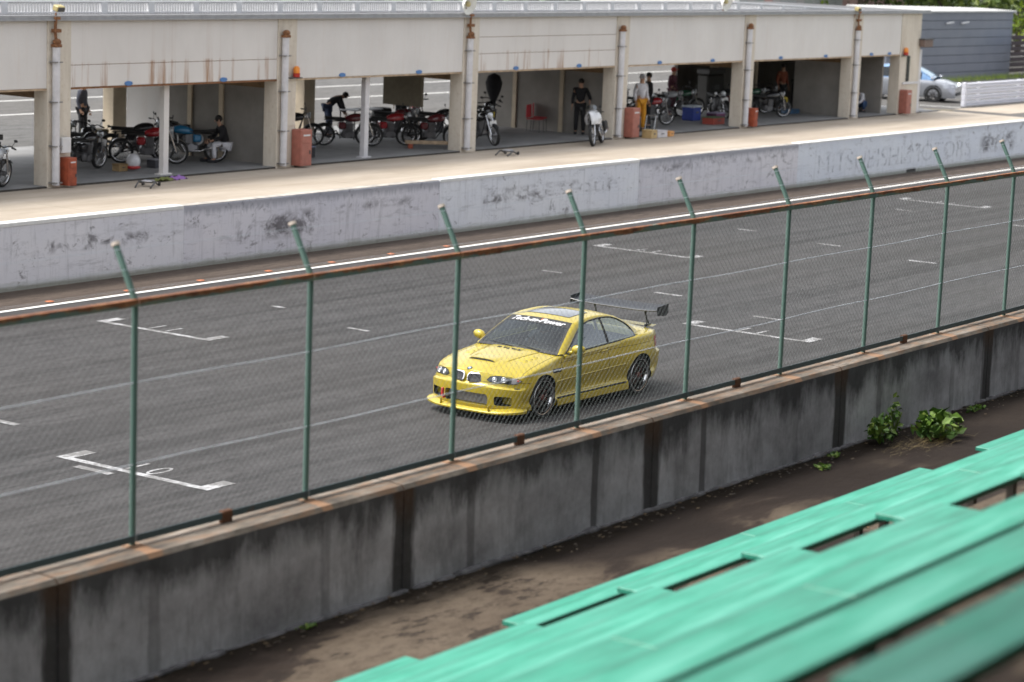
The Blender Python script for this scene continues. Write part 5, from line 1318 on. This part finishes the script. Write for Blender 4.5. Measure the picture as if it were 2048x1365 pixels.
    link('side_cover', cached('sc'+col, lambda: MB().box((-.30, -.15, .50), (-.08, .15, .70), bev=.04).mesh('side_cover', mc, smooth=True, angle=40)), B)
    if plate: MB().box((.72, -.11, .58), (.735, .11, .74), bev=.003).build('number_plate', cm('plate '+plate, {'white': (.7, .7, .7), 'yellow': (.65, .5, .04)}[plate], .5), B)
    if panel:
        MB().lathe([(0, 0), (.155, 0), (.155, .012), (0, .012)], 20, T(-.25, -.185, .60) @ RX(math.pi/2)).build('number_panel', cm('plate white', (.7, .7, .7), .5), B)
        if number:
            m_ = text_mesh(number, .2, bold=.004); 
            for v in m_.vertices: v.co = (-.25-.11+v.co.x, -.201, .53+v.co.y)
            m_.materials.clear(); m_.materials.append(M_BLK); link('race_number', m_, B)
    if fairing:
        q = MB(); P = []
        for k in range(7):
            f = k/6; xx = .84-.62*f; wd = .06+.20*math.sin(f*math.pi*.5); P.append([(xx, wd*math.cos(R(-30+240*j/10)), .78+(.24+.06*f)*math.sin(R(-30+240*j/10))) for j in range(11)])
        q.grid(P); q.build('fairing', mc, B, smooth=True)
        q = MB(); q.grid([[(.50-.18*f, .17*math.cos(R(10+160*j/8)), 1.02+.10*math.sin(R(10+160*j/8))+.1*f) for j in range(9)] for f in (0, .5, 1)]); q.build('windscreen', M_SG, B, smooth=True)
        MB().box((-.62, -.26, .42), (-.22, -.17, .68), bev=.04).build('pannier', M_BLK, B); MB().box((-.62, .17, .42), (-.22, .26, .68), bev=.04).build('pannier', M_BLK, B)
    return B
BK = [(35.6, 39.35, .35, 'silver', 'silver and blue motorcycle with its front wheel at the left frame edge', {}),
      (34.6, 41.2, 2.6, 'maroon', 'maroon motorcycle in the dark at the far left bay', {}),
      (41.3, 42.3, .5, 'black', 'black motorcycle at the left side of the first full bay', {}),
      (40.3, 41.2, .2, 'black', 'black motorcycle nearest the leftmost pillar', dict(plate='white')),
      (42.9, 41.5, -.75, 'red', 'motorcycle with a dark red tank left of the bay post', dict(plate='white')),
      (44.1, 41.2, 2.5, 'blue', 'bright blue racing motorcycle with a round white number panel', dict(panel=True, number='93')),
      (45.0, 42.4, 2.9, 'black', 'black motorcycle behind the sitting person', {}),
      (51.3, 41.9, -.7, 'maroon', 'maroon motorcycle left of the white post in the second bay', {}),
      (52.5, 41.4, -.6, 'red', 'red motorcycle right behind the white post', {}),
      (54.2, 42.4, -.9, 'maroon', 'maroon motorcycle in the middle of the second bay row', {}),
      (55.3, 41.7, -.9, 'black', 'black motorcycle at the right of the second bay row', {}),
      (57.0, 43.8, -2.2, 'red', 'red motorcycle seen head on at the right of the second bay', {}),
      (55.5, 40.2, -2.0, 'black', 'black motorcycle with a white plate at the left of the middle bay', dict(plate='white')),
      (57.2, 41.5, .35, 'black', 'black motorcycle with yellow trim in the middle bay', dict(plate='yellow', lean=.1)),
      (58.8, 38.35, -2.75, 'white', 'white faired touring motorcycle standing on the apron', dict(fairing=True)),
      (66.3, 41.3, -.45, 'red', 'red motorcycle with a silver tail beside the blue box', {}),
      (67.6, 42.5, -.3, 'silver', 'silver motorcycle behind the red one in the fourth bay', {}),
      (72.0, 41.9, -2.2, 'black', 'black motorcycle at the right edge of the fourth bay', dict(plate='white')),
      (71.0, 43.0, -.6, 'green', 'dark green motorcycle at the back of the fourth bay', {}),
      (73.6, 40.9, -.5, 'black', 'black motorcycle with a yellow front plate in the fifth bay', dict(plate='yellow')),
      (74.7, 42.3, -.6, 'green', 'dark green motorcycle behind the one with the yellow plate', {})]
BK += [(34.9, 42.6, .4, 'black', 'black motorcycle behind the silver and blue one at the left frame edge', {}),
      (47.9, 42.8, -.9, 'black', 'black motorcycle behind the black tool case in the second bay', {}),
      (49.9, 42.9, -.8, 'black', 'black motorcycle at the left of the second bay row', {}),
      (53.4, 40.6, -.7, 'maroon', 'maroon motorcycle nearest the apron right of the white post', {}),
      (41.8, 43.6, .3, 'green', 'dark green motorcycle at the back left of the first full bay', {}),
      (43.6, 42.6, -.6, 'black', 'black motorcycle between the red and blue ones, set back', {}),
      (59.0, 42.8, .3, 'black', 'black motorcycle set back behind the one with yellow trim', {}),
      (65.2, 42.2, -.4, 'maroon', 'maroon motorcycle behind the mechanic in orange', {}),
      (69.9, 42.9, -.5, 'silver', 'silver motorcycle behind the deep blue box', {}),
      (73.0, 42.0, -.4, 'maroon', 'maroon motorcycle at the left edge of the fifth bay', {}),
      (76.1, 42.6, -.7, 'black', 'black motorcycle at the right of the fifth bay', {})]
for (x, y, rz_, col, lab, kw) in BK: motorcycle(x, y, 1.206 if y < 39.1 else G, rz_, col, lab, **kw)

# ================================================================ LOOSE THINGS
def crate(x, y, z, sx, sy, sz, col, lab, lid=None, rz_=.0, cat='box', name='storage_box', rough=.6):
    B = empty(name, (x, y, z), rz_, label=lab, cat=cat)
    m_ = cm('box %s' % str(col), col, rough); t_ = .012
    q = MB(); q.box((-sx/2, -sy/2, 0), (sx/2, sy/2, sz*.88), bev=min(sx, sz)*.06); q.build('box_body', m_, B)
    q = MB(); q.box((-sx/2-t_, -sy/2-t_, sz*.88), (sx/2+t_, sy/2+t_, sz), bev=t_); q.build('lid', cm('lid %s' % str(lid), lid, rough) if lid else m_, B)
    q = MB(); q.box((-sx*.14, -sy/2-.02, sz*.5), (sx*.14, -sy/2+.001, sz*.62)); q.build('handle', M_CLIP, B)
    return B
crate(69.6, 41.6, G, .55, .45, .52, (.015, .04, .25), 'deep blue plastic box with a pale lid in the fourth bay', (.45, .5, .55))
crate(70.4, 41.1, G, .6, .4, .28, (.13, .03, .09), 'low purple crate beside the deep blue box', (.4, .35, .5))
crate(68.9, 40.3, G, .75, .45, .25, (.35, .06, .04), 'low red crate near the third pillar from the right', (.10, .16, .08))
crate(62.35, 38.75, 1.206, .4, .35, .26, (.50, .36, .17), 'small cardboard box on the apron by the red cabinet', None, .1)
crate(62.95, 38.8, 1.206, .5, .35, .22, (.62, .60, .62), 'white carton between the cardboard box and the orange one', None, -.1)
crate(63.6, 38.85, 1.206, .38, .3, .16, (.72, .36, .12), 'orange carton at the right of the cartons on the apron', None, .2)
crate(47.6, 40.4, G, .6, .4, .30, (.02, .02, .025), 'black tool case on the floor right of the faded red cabinet', (.2, .22, .3))
crate(77.6, 41.0, G, .65, .35, .12, (.36, .50, .04), 'lime green flat case on the floor of the fifth bay', None, .2)
crate(78.2, 40.6, G, .5, .4, .20, (.60, .64, .70), 'pale plastic box beside the lime green case', None, -.1)
crate(76.3, 41.4, G, .7, .4, .16, (.05, .12, .22), 'blue flat box left of the lime green case')
crate(77.8, 39.75, G, .4, .25, .10, (.25, .08, .03), 'small rust brown box by the second pillar from the right')
crate(36.8, 41.0, G, 1.0, .6, 1.05, (.02, .02, .022), 'tall black tool chest beside the leftmost pillar', (.05, .05, .05), 0, 'tool chest', 'tool_chest')
crate(36.4, 40.9, G+1.06, .35, .3, .22, (.55, .25, .06), 'orange bag on top of the tall black tool chest')
crate(35.7, 41.2, G+.8, .5, .35, .25, (.38, .40, .36), 'grey green bag left of the orange bag')
crate(46.0, 41.9, G, .6, .5, .7, (.025, .025, .028), 'black case against the partition behind the sitting person')
crate(43.1, 43.6, G, .5, .5, .7, (.25, .18, .08), 'wooden crate before the tan rear pillar of the first bay')
crate(41.0, 40.6, G, .3, .25, .18, (.30, .20, .09), 'small brown box between the black motorcycles')
def tyres(x, y, n, lab):
    B = empty('tyre_stack', (x, y, G), label=lab, cat='tyres')
    for k in range(n): MB().lathe([(.17, .0), (.28, -.01), (.31, .05), (.31, .09), (.28, .14), (.17, .13)], 20, T(.02*(-1)**k, .015*k, .145*k+.01), closed=True).build('tyre', M_RUB, B, smooth=True, angle=50)
tyres(47.2, 41.3, 4, 'stack of four tyres left in the second bay'); tyres(55.9, 44.3, 5, 'stack of five tyres at the back of the second bay'); tyres(64.2, 43.2, 4, 'stack of four tyres at the back left of the fourth bay'); tyres(75.6, 43.6, 5, 'stack of five tyres at the back of the fifth bay')
crate(78.6, 42.2, G, .8, .5, 1.15, (.02, .02, .025), 'tall black cabinet at the right of the fifth bay', (.06, .06, .06), 0, 'cabinet', 'tool_chest')
crate(74.9, 44.0, G, 1.2, .5, 1.5, (.03, .028, .025), 'dark shelf unit at the back of the fifth bay', (.05, .05, .05), 0, 'shelf', 'shelf_unit')
crate(50.4, 44.2, G, .9, .5, .9, (.035, .03, .03), 'dark workbench cabinet behind the second bay row', (.2, .2, .2), 0, 'cabinet', 'tool_chest')
crate(71.3, 40.4, G, .5, .35, .3, (.08, .10, .07), 'olive box right of the low red crate', (.3, .1, .06))
crate(42.4, 40.7, G, .45, .3, .22, (.05, .05, .06), 'dark box in front of the red tanked motorcycle', (.3, .3, .33))
def table(x, y, L_, wd, h, lab, col):
    B = empty('folding_table', (x, y, G), .1, label=lab, cat='table')
    MB().box((-L_/2, -wd/2, h-.03), (L_/2, wd/2, h), bev=.008).build('table_top', cm('table %s' % str(col), col, .5), B)
    for sx in (-1, 1):
        for sy in (-1, 1): MB().box((sx*(L_/2-.06)-.015, sy*(wd/2-.05)-.015, 0), (sx*(L_/2-.06)+.015, sy*(wd/2-.05)+.015, h-.03)).build('leg', M_CLIP, B)
table(53.6, 43.3, 1.5, .6, .86, 'white topped table in front of the bending person', (.62, .62, .66))
table(68.2, 44.0, 1.6, .6, .95, 'pale table at the back of the fourth bay', (.55, .56, .52))
def chair(x, y, rz_, col, lab):
    B = empty('folding_chair', (x, y, G), rz_, label=lab, cat='chair'); m_ = cm('chair %s' % str(col), col, .6)
    MB().box((-.22, -.22, .40), (.22, .22, .43), bev=.01).build('seat', m_, B); MB().box((-.24, -.22, .45), (-.21, .22, .85), bev=.01).build('backrest', m_, B)
    for sx in (-1, 1):
        for sy in (-1, 1): MB().tube([(sx*.2, sy*.2, .40), (-sx*.0+sx*.22, sy*.2, 0)], .012, 6).build('leg', M_CLIP, B)
chair(60.3, 41.7, -1.3, (.50, .05, .06), 'red folding chair at the back of the middle bay'); chair(61.0, 42.0, -1.0, (.50, .05, .06), 'second red folding chair, nearer the partition of the middle bay')
# white and red helmet lying on the floor
HB = empty('crash_helmet', (41.35, 40.5, G+.22), .7, label='white crash helmet with red marks on the floor of the first bay', cat='helmet')
MB().ell((0, 0, 0), (.24, .18, .20), 14, 10).build('helmet_shell', cm('helmet white', (.66, .66, .68), .2), HB, smooth=True); MB().ell((.10, 0, .02), (.16, .16, .06), 12, 6).build('visor', M_BLK, HB, smooth=True)
MB().ell((-.05, 0, -.13), (.2, .185, .06), 12, 6).build('red_trim', cm('trim red', (.45, .03, .03), .3), HB, smooth=True)
# umbrella hung in the middle bay, jackets on hooks
UM = empty('closed_parasol', (59.4, 42.7, G), label='black half folded parasol standing at the left of the middle bay', cat='parasol')
MB().tube([(0, 0, 0), (0, 0, 1.0)], .02, 6).build('pole', M_CLIP, UM); MB().lathe([(.03, .55), (.08, .9), (.22, 1.25), (.27, 1.5), (.19, 1.72), (.02, 1.8)], 12).build('canopy', BLKC, UM, smooth=True)
for i, (x, y, col, lab) in enumerate(((45.92, 43.3, BLKC, 'black leather suit hanging at the gap in the first partition'), (61.6, 42.6, BLKC, 'black jacket hanging on the partition of the middle bay'), (61.6, 41.4, GRY, 'grey jacket hanging beside the black one in the middle bay'))):
    Jk = empty('hanging_suit', (x-.15, y, G), label=lab, cat='clothing')
    q = MB(); P = []
    for k in range(9):
        f = k/8; z = 1.95-(1.45 if i == 0 else .85)*f; wd = .06+.2*math.sin(min(1, f*2.2+.15)*math.pi/2)-.05*f; P.append([(.10*math.cos(2*math.pi*j/10), wd*math.sin(2*math.pi*j/10)*(1+.1*math.sin(5*f+j)), z) for j in range(10)])
    q.grid(P, closed_u=True); q.build('garment', col, Jk, smooth=True)
    MB().tube([(.0, 0, 1.94), (.02, 0, 2.05), (.14, 0, 2.05)], .006, 5).build('hook', M_CLIP, Jk)
# small things lying on the apron
def apron_tool(x, y, rz_, lab):
    B = empty('paddock_stand', (x, y, 1.206), rz_, label=lab, cat='stand', group='steel paddock stands on the apron')
    for s in (-1, 1): MB().tube([(-.45, s*.18, .02), (-.1, s*.2, .12), (.25, s*.16, .03)], .022, 6).build('side_tube', M_CLIP, B, smooth=True)
    MB().tube([(-.1, -.2, .12), (-.1, .2, .12)], .025, 6).build('cross_tube', M_CLIP, B); MB().box((-.15, -.12, .12), (.12, .12, .15), bev=.01).build('saddle_plate', cm('steel plate', (.45, .46, .5), .35, .5), B)
    for s in (-1, 1): MB().lathe([(0, -.02), (.05, -.02), (.05, .02), (0, .02)], 10, T(.25, s*.2, .05) @ RX(math.pi/2)).build('roller', M_BLK, B)
apron_tool(39.4, 38.1, .5, 'black and silver paddock stand on the apron before the first full bay'); apron_tool(53.6, 37.95, .2, 'dark paddock stand on the apron before the middle bay')
RGp = empty('folded_cloth', (41.0, 38.85, 1.206), .2, label='crumpled purple cloth beside a green one on the apron edge', cat='cloth')
q = MB(); P = [[(.10*i-.1, .07*j-.2, .05+.05*math.sin(i*1.9+j)*math.cos(j*1.1)-.02*abs(j-3)) for j in range(7)] for i in range(7)]; q.grid(P); q.build('purple_cloth', cm('purple cloth', (.32, .16, .45), .9), RGp, smooth=True)
q = MB(); P = [[(.10*i-.75, .06*j-.2, .045+.035*math.sin(i*1.3+j*1.7)) for j in range(6)] for i in range(7)]; q.grid(P); q.build('green_cloth', cm('olive cloth', (.16, .18, .05), .9), RGp, smooth=True)
PLK = empty('wooden_plank', (57.8, 40.2, G), 0, label='low wooden beam on red feet at the right end of the second bay', cat='plank'); PLK.location = (52.9, 39.95, G)
MB().box((-.9, -.06, .12), (.9, .06, .22), bev=.01, M=RZ(-.75)).build('beam', M_TRIM, PLK)
for s in (-1, 1): MB().box((s*.75-.06, -.1, 0), (s*.75+.06, .1, .12), M=RZ(-.75)).build('foot', MREDD, PLK)
A_ = empty('frame_stand', (63.7, 39.55, G), .3, label='grey tubular A frame stand beside the cartons', cat='stand')
for s in (-1, 1): MB().tube([(s*.02, -.15, .55), (s*.25, -.15, 0)], .014, 5).build('tube_leg', MB_CHR, A_); MB().tube([(s*.02, .15, .55), (s*.25, .15, 0)], .014, 5).build('tube_leg', MB_CHR, A_)
MB().tube([(0, -.15, .55), (0, .15, .55)], .016, 5).build('top_tube', MB_CHR, A_)

# ================================================================ SILVER HATCHBACK behind the garage end
M_SIL = plain('silver car paint', (.42, .44, .48), .25, .5, var=.04, Coat_Weight=1.0)
SV = empty('parked_car', (89.75, 41.9, 1.2), label='silver car with a blue reflection painted on its roof parked beyond the end of the garages', cat='car')
hd = Vector((.25, -.97)); SV.rotation_euler = (0, 0, math.atan2(hd.y, hd.x)); SV.location = (89.9, 42.0, 1.2)     # local +x = forward
prof_top = [(.95, .50), (.93, .62), (.75, .74), (.4, .86), (0.05, .96), (-.5, 1.24), (-1.0, 1.43), (-1.6, 1.47), (-2.3, 1.40), (-2.9, 1.18), (-3.1, .95), (-3.15, .5)]
def hw_at(x): return .88*(1-max(0, (x-.3)/.75)**2.5*.35)*(1-max(0, (-2.7-x)/.5)**2*.25)
q = MB(); P = []
for k in range(41):
    x = .93-4.05*k/40; belt = min(interp([(a, b) for a, b in prof_top], x), .88+.06*max(0, -x/3)); h_ = hw_at(x)
    P.append([(x, h_*.93, .18), (x, h_, .32), (x, h_*1.01, .55), (x, h_*.985, .76), (x, h_*.93, belt), (x, h_*.5, belt+.03), (x, 0, belt+.04), (x, -h_*.5, belt+.03), (x, -h_*.93, belt), (x, -h_*.985, .76), (x, -h_*1.01, .55), (x, -h_, .32), (x, -h_*.93, .18)])
q.grid(P); q.add(P[0], [tuple(range(13))]); q.add(P[-1], [tuple(range(12, -1, -1))]); q.build('body', M_SIL, SV, smooth=True, angle=45)
q = MB(); P = []
for k in range(25):
    x = .02-3.0*k/24; zt_ = interp([(a, b) for a, b in prof_top], x); b_ = .90+.06*max(0, -x/3); w0 = hw_at(x)*.92; f = max(0, (zt_-b_)/.55); w1 = w0-.24*f
    P.append([(x, w0, b_-.02), (x, w0*.5+w1*.5+.015, b_*.5+zt_*.5), (x, w1, zt_-.03), (x, w1*.6, zt_+.01), (x, 0, zt_+.02), (x, -w1*.6, zt_+.01), (x, -w1, zt_-.03), (x, -(w0*.5+w1*.5+.015), b_*.5+zt_*.5), (x, -w0, b_-.02)])
q.grid(P); q.build('cabin', plain('painted blue roof reflection', (.16, .30, .52), .15, .3, Coat_Weight=1.0), SV, smooth=True)  # blue reflection on the roof is put into the paint colour
for s in (-1, 1):
    q = MB(); q.grid([[P[k][4-s*3 if s > 0 else 7], P[k][4-s*2 if s > 0 else 6]] and [Vector(P[k][1 if s > 0 else 7])*f+Vector(P[k][0 if s > 0 else 8])*(1-f)+Vector((0, s*.012, .02)) for f in (0.1, .5, 1.0, 1.5)] for k in range(4, 22)], flip=(s > 0)); q.build('side_window', plain('dark car glass', (.02, .025, .03), .05) if s < 0 else bpy.data.materials['dark car glass'], SV, smooth=True)
q = MB(); q.grid([[Vector(P[k][j])+Vector((.012, 0, .012)) for j in (2, 3, 4, 5, 6)] for k in range(1, 9)]); q.build('windscreen', plain('pale sky glass', (.28, .40, .52), .06), SV, smooth=True)
for wx in (.05, -2.5):
    for s in (-1, 1):
        W = bpy.data.objects.new('wheel', None); COL.objects.link(W); W.parent = SV; W.location = (wx, s*.79, .32); W.rotation_euler = (-s*math.pi/2, 0, 0)
        MB().lathe([(.21, .10), (.29, .11), (.32, .08), (.32, -.1), (.21, -.1)], 24).build('tyre', M_RUB, W, smooth=True, angle=40)
        q = MB(); q.lathe([(.21, .10), (.2, .06), (.2, -.05)], 24)
        for k in range(7): a = 2*math.pi*k/7; q.tube([(.03*math.cos(a), .03*math.sin(a), .09), (.2*math.cos(a), .2*math.sin(a), .085)], .018, 5)
        q.build('rim', M_RIM, W, smooth=True)
    # dark arch
for s in (-1, 1):
    q = MB(); q.lathe([(.33, .0), (.37, .0), (.37, .02), (.33, .02)], 24, T(.05, s*.885, .33) @ RX(math.pi/2)); q.build('wheel_arch', M_BLK, SV)
    MB().ell((.78, s*.62, .66), (.14, .16, .06), 12, 7).build('headlight', cm('headlight silver', (.60, .63, .66), .15, .3), SV, smooth=True)
    MB().ell((.0, s*.98, .98), (.07, .10, .06), 10, 6).build('door_mirror', M_SIL, SV, smooth=True)
MB().box((.86, -.5, .28), (.96, .5, .42), bev=.02).build('lower_grille', M_BLK, SV)
for p_ in (('box', 0),): pass

# ================================================================ PLANTS AND TREES
def leafmat(name, cols, tr=.25):
    t = NT(name); oi = t.n('ShaderNodeObjectInfo'); g = t.n('ShaderNodeNewGeometry')
    c = t.ramp(g.outputs['Random Per Island'], [(i/(len(cols)-1), c_) for i, c_ in enumerate(cols)])
    return t.set(c, .55, 0, Subsurface_Weight=0.0)
M_LEAF = leafmat('weed leaves', [(.03, .08, .012), (.07, .15, .02), (.13, .23, .03), (.20, .27, .05)])
M_DRY = leafmat('dry grass', [(.16, .12, .05), (.28, .21, .09), (.12, .10, .04)])
M_TREE1 = leafmat('tree leaves light', [(.08, .13, .010), (.17, .26, .02), (.30, .40, .035), (.38, .48, .05)])
M_TREE2 = leafmat('tree leaves dark', [(.02, .04, .006), (.05, .09, .012), (.10, .15, .02), (.15, .19, .03)])
M_BARK = plain('bark', (.09, .07, .05), .9, var=.3)
def leafcloud(rr, n, c, rad, size, up=.3):
    q = MB()
    for i in range(n):
        d_ = Vector((rr.gauss(0, 1), rr.gauss(0, 1), rr.gauss(0, 1))).normalized()*(rr.random()**.45); p = Vector(c)+Vector((d_.x*rad[0], d_.y*rad[1], d_.z*rad[2]))
        a = Vector((rr.gauss(0, 1), rr.gauss(0, 1), rr.gauss(0, 1)*.4+up)).normalized(); b = a.orthogonal().normalized(); b = (Matrix.Rotation(rr.random()*6.28, 3, a) @ b); s_ = size*rr.uniform(.6, 1.4); c_ = a.cross(b)
        q.add([p-b*s_*.5, p+c_*s_*.34+a*s_*.06, p+b*s_*.6-a*s_*.08, p-c_*s_*.34+a*s_*.06], [(0, 1, 2, 3)])
    return q
def weed(x, y, z, n, rad, size, lab, rr):
    B = empty('weed_clump', (x, y, z), label=lab, cat='weed')
    st = MB()
    for i in range(10): a = rr.random()*6.28; l = rr.uniform(.6, 1); st.tube([(0, 0, 0), (rad[0]*.4*math.cos(a), rad[1]*.4*math.sin(a), rad[2]*.8*l), (rad[0]*.8*math.cos(a), rad[1]*.8*math.sin(a), rad[2]*1.4*l)], .006, 4)
    st.build('stems', M_LEAF, B)
    q = leafcloud(rr, n, (0, 0, rad[2]*1.0), rad, size, .8); o = q.build('leaves', M_LEAF, B); o['kind'] = 'stuff'
rr = random.Random(3)
weed(24.75, 11.25, 1.70, 150, (.42, .30, .16), .13, 'larger bright green weed clump growing by the stained wall', rr)
weed(23.95, 11.58, 1.70, 90, (.22, .16, .18), .10, 'smaller dark weed clump against the wall left of the large one', rr)
weed(24.4, 11.62, 1.72, 40, (.14, .08, .26), .07, 'thin upright weed shoots climbing the wall between the clumps', rr)
weed(22.3, 11.45, 1.70, 26, (.16, .10, .03), .05, 'flat sprig of yellow green weeds left of the clumps', rr)
weed(22.9, 11.62, 1.70, 24, (.14, .07, .03), .05, 'tiny weeds in the corner of wall and ground', rr)
weed(26.6, 11.60, 1.70, 34, (.25, .09, .04), .05, 'low creeping weeds at the wall foot right of the clumps', rr)
weed(13.95, 11.68, 1.72, 22, (.13, .04, .02), .035, 'small green moss tuft at the wall foot near the left', rr)
q = MB()
for i in range(260):
    x = 24.3+rr.gauss(0, .35); y = 11.2+rr.gauss(0, .14); a = rr.random()*6.28; l = rr.uniform(.06, .2); q.add([(x, y, 1.71), (x+.006, y+.004, 1.71), (x+l*math.cos(a), y+l*math.sin(a), 1.72+rr.uniform(0, .09))], [(0, 1, 2)])
o = q.build('dry_grass', M_DRY); tag(o, kind='stuff', label='dry grass blades lying below the weed clumps', cat='grass')
q = MB()
for i in range(420):
    x = rr.uniform(11, 30); y = 11.72-abs(rr.gauss(0, .16)); s_ = rr.uniform(.01, .035); a = rr.random()*3.1
    q.add([(x+s_*math.cos(a+k*1.57), y+s_*.6*math.sin(a+k*1.57), 1.735+rr.uniform(0, .012)) for k in range(4)], [(0, 1, 2, 3)])
o = q.build('leaf_litter', leafmat('litter', [(.02, .015, .01), (.06, .04, .02), (.10, .06, .02)])); tag(o, kind='stuff', label='dark dead leaves gathered along the wall foot', cat='leaf litter')
q = MB()
for k in range(1, 9):
    for i in range(26):
        x = rr.uniform(4, 30); y = 9.79-RUN*(k-1)+rr.uniform(.2, .38); z = 1.7+RISE*(k-1)+.006; s_ = rr.uniform(.015, .04); a = rr.random()*3
        q.add([(x+s_*math.cos(a+j*1.57), y+s_*.7*math.sin(a+j*1.57), z+.01*(j % 2)) for j in range(4)], [(0, 1, 2, 3)])
o = q.build('fallen_leaves', leafmat('tan dead leaves', [(.30, .17, .08), (.40, .26, .13), (.20, .11, .05)])); tag(o, kind='stuff', label='tan dead leaves lying on the terrace steps under the benches', cat='dead leaves')
def tree(x, y, h, rad, mat, lab, seed, n=1700):
    rr = random.Random(seed); B = empty('broadleaf_tree', (x, y, 1.1), label=lab, cat='tree', group='trees behind the garages')
    t_ = MB(); t_.tube([(0, 0, -.3), (.1, .05, h*.3), (0, .1, h*.6), (.1, 0, h*.85)], [.22, .18, .12, .05], 8)
    for i in range(7):
        a = rr.random()*6.28; z = h*rr.uniform(.25, .7); t_.tube([(0, 0, z), (rad*.4*math.cos(a), rad*.4*math.sin(a), z+h*.12), (rad*.8*math.cos(a), rad*.8*math.sin(a), z+h*.2)], [.08, .05, .02], 6)
    t_.build('trunk', M_BARK, B, smooth=True)
    q = MB()
    for i in range(13):
        a = rr.random()*6.28; r_ = rad*rr.uniform(.1, .85); c_ = (r_*math.cos(a), r_*math.sin(a), h*rr.uniform(.22, .95)); rb_ = rad*rr.uniform(.28, .5)
        lc = leafcloud(rr, n//13, c_, (rb_, rb_, rb_*.7), .34, .5); q.add(lc.v, lc.f)
    o = q.build('crown', mat, B); o['kind'] = 'stuff'
TR = [(118, 60, 8, 4.5, 1, 'bright yellow green tree above the left corner of the grey shed'), (124, 58, 8.5, 4.5, 0, 'dull green tree above the middle of the grey shed roof'), (130, 58, 9, 5, 0, 'dark green tree above the right part of the shed roof'),
      (126, 51, 8, 4.2, 1, 'bright green tree to the right of the grey shed'), (134, 53, 9, 5, 1, 'light green tree at the right edge behind the shed'), (140, 60, 10, 6, 0, 'large dark tree farthest right behind the shed'), (121, 66, 9, 5, 0, 'dark tree behind the bright yellow green one'),
      (112, 70, 8, 5, 1, 'pale green tree beside the pink panelled building')]
for i, (x, y, h, rad, mt, lab) in enumerate(TR): tree(x, y, h, rad, M_TREE1 if mt else M_TREE2, lab, 100+i)
q = MB(); rr = random.Random(77)
for i in range(5200):
    x = rr.uniform(60, 260); y = rr.uniform(88, 96)-.12*(x-100); z = 1.0+rr.random()**.8*9; p = Vector((x, y, z)); s_ = rr.uniform(.5, 1.1); a = Vector((rr.gauss(0, 1), rr.gauss(0, 1), rr.gauss(0, 1))).normalized(); b = a.orthogonal().normalized(); c_ = a.cross(b)
    q.add([p-b*s_, p-c_*s_*.7, p+b*s_, p+c_*s_*.7], [(0, 1, 2, 3)])
o = q.build('distant_woods', M_TREE2); tag(o, kind='stuff', label='dark distant wood behind the paddock', cat='wood')
q = MB(); 
for i in range(900):
    x = rr.uniform(99, 116); y = rr.uniform(47.6, 48.6); l = rr.uniform(.1, .35); q.add([(x, y, 1.19), (x+.05, y, 1.19), (x+rr.uniform(-.1, .1), y+.05, 1.2+l)], [(0, 1, 2)])
o = q.build('verge_grass', M_TREE1); tag(o, kind='stuff', label='strip of rough grass at the foot of the grey shed', cat='grass')
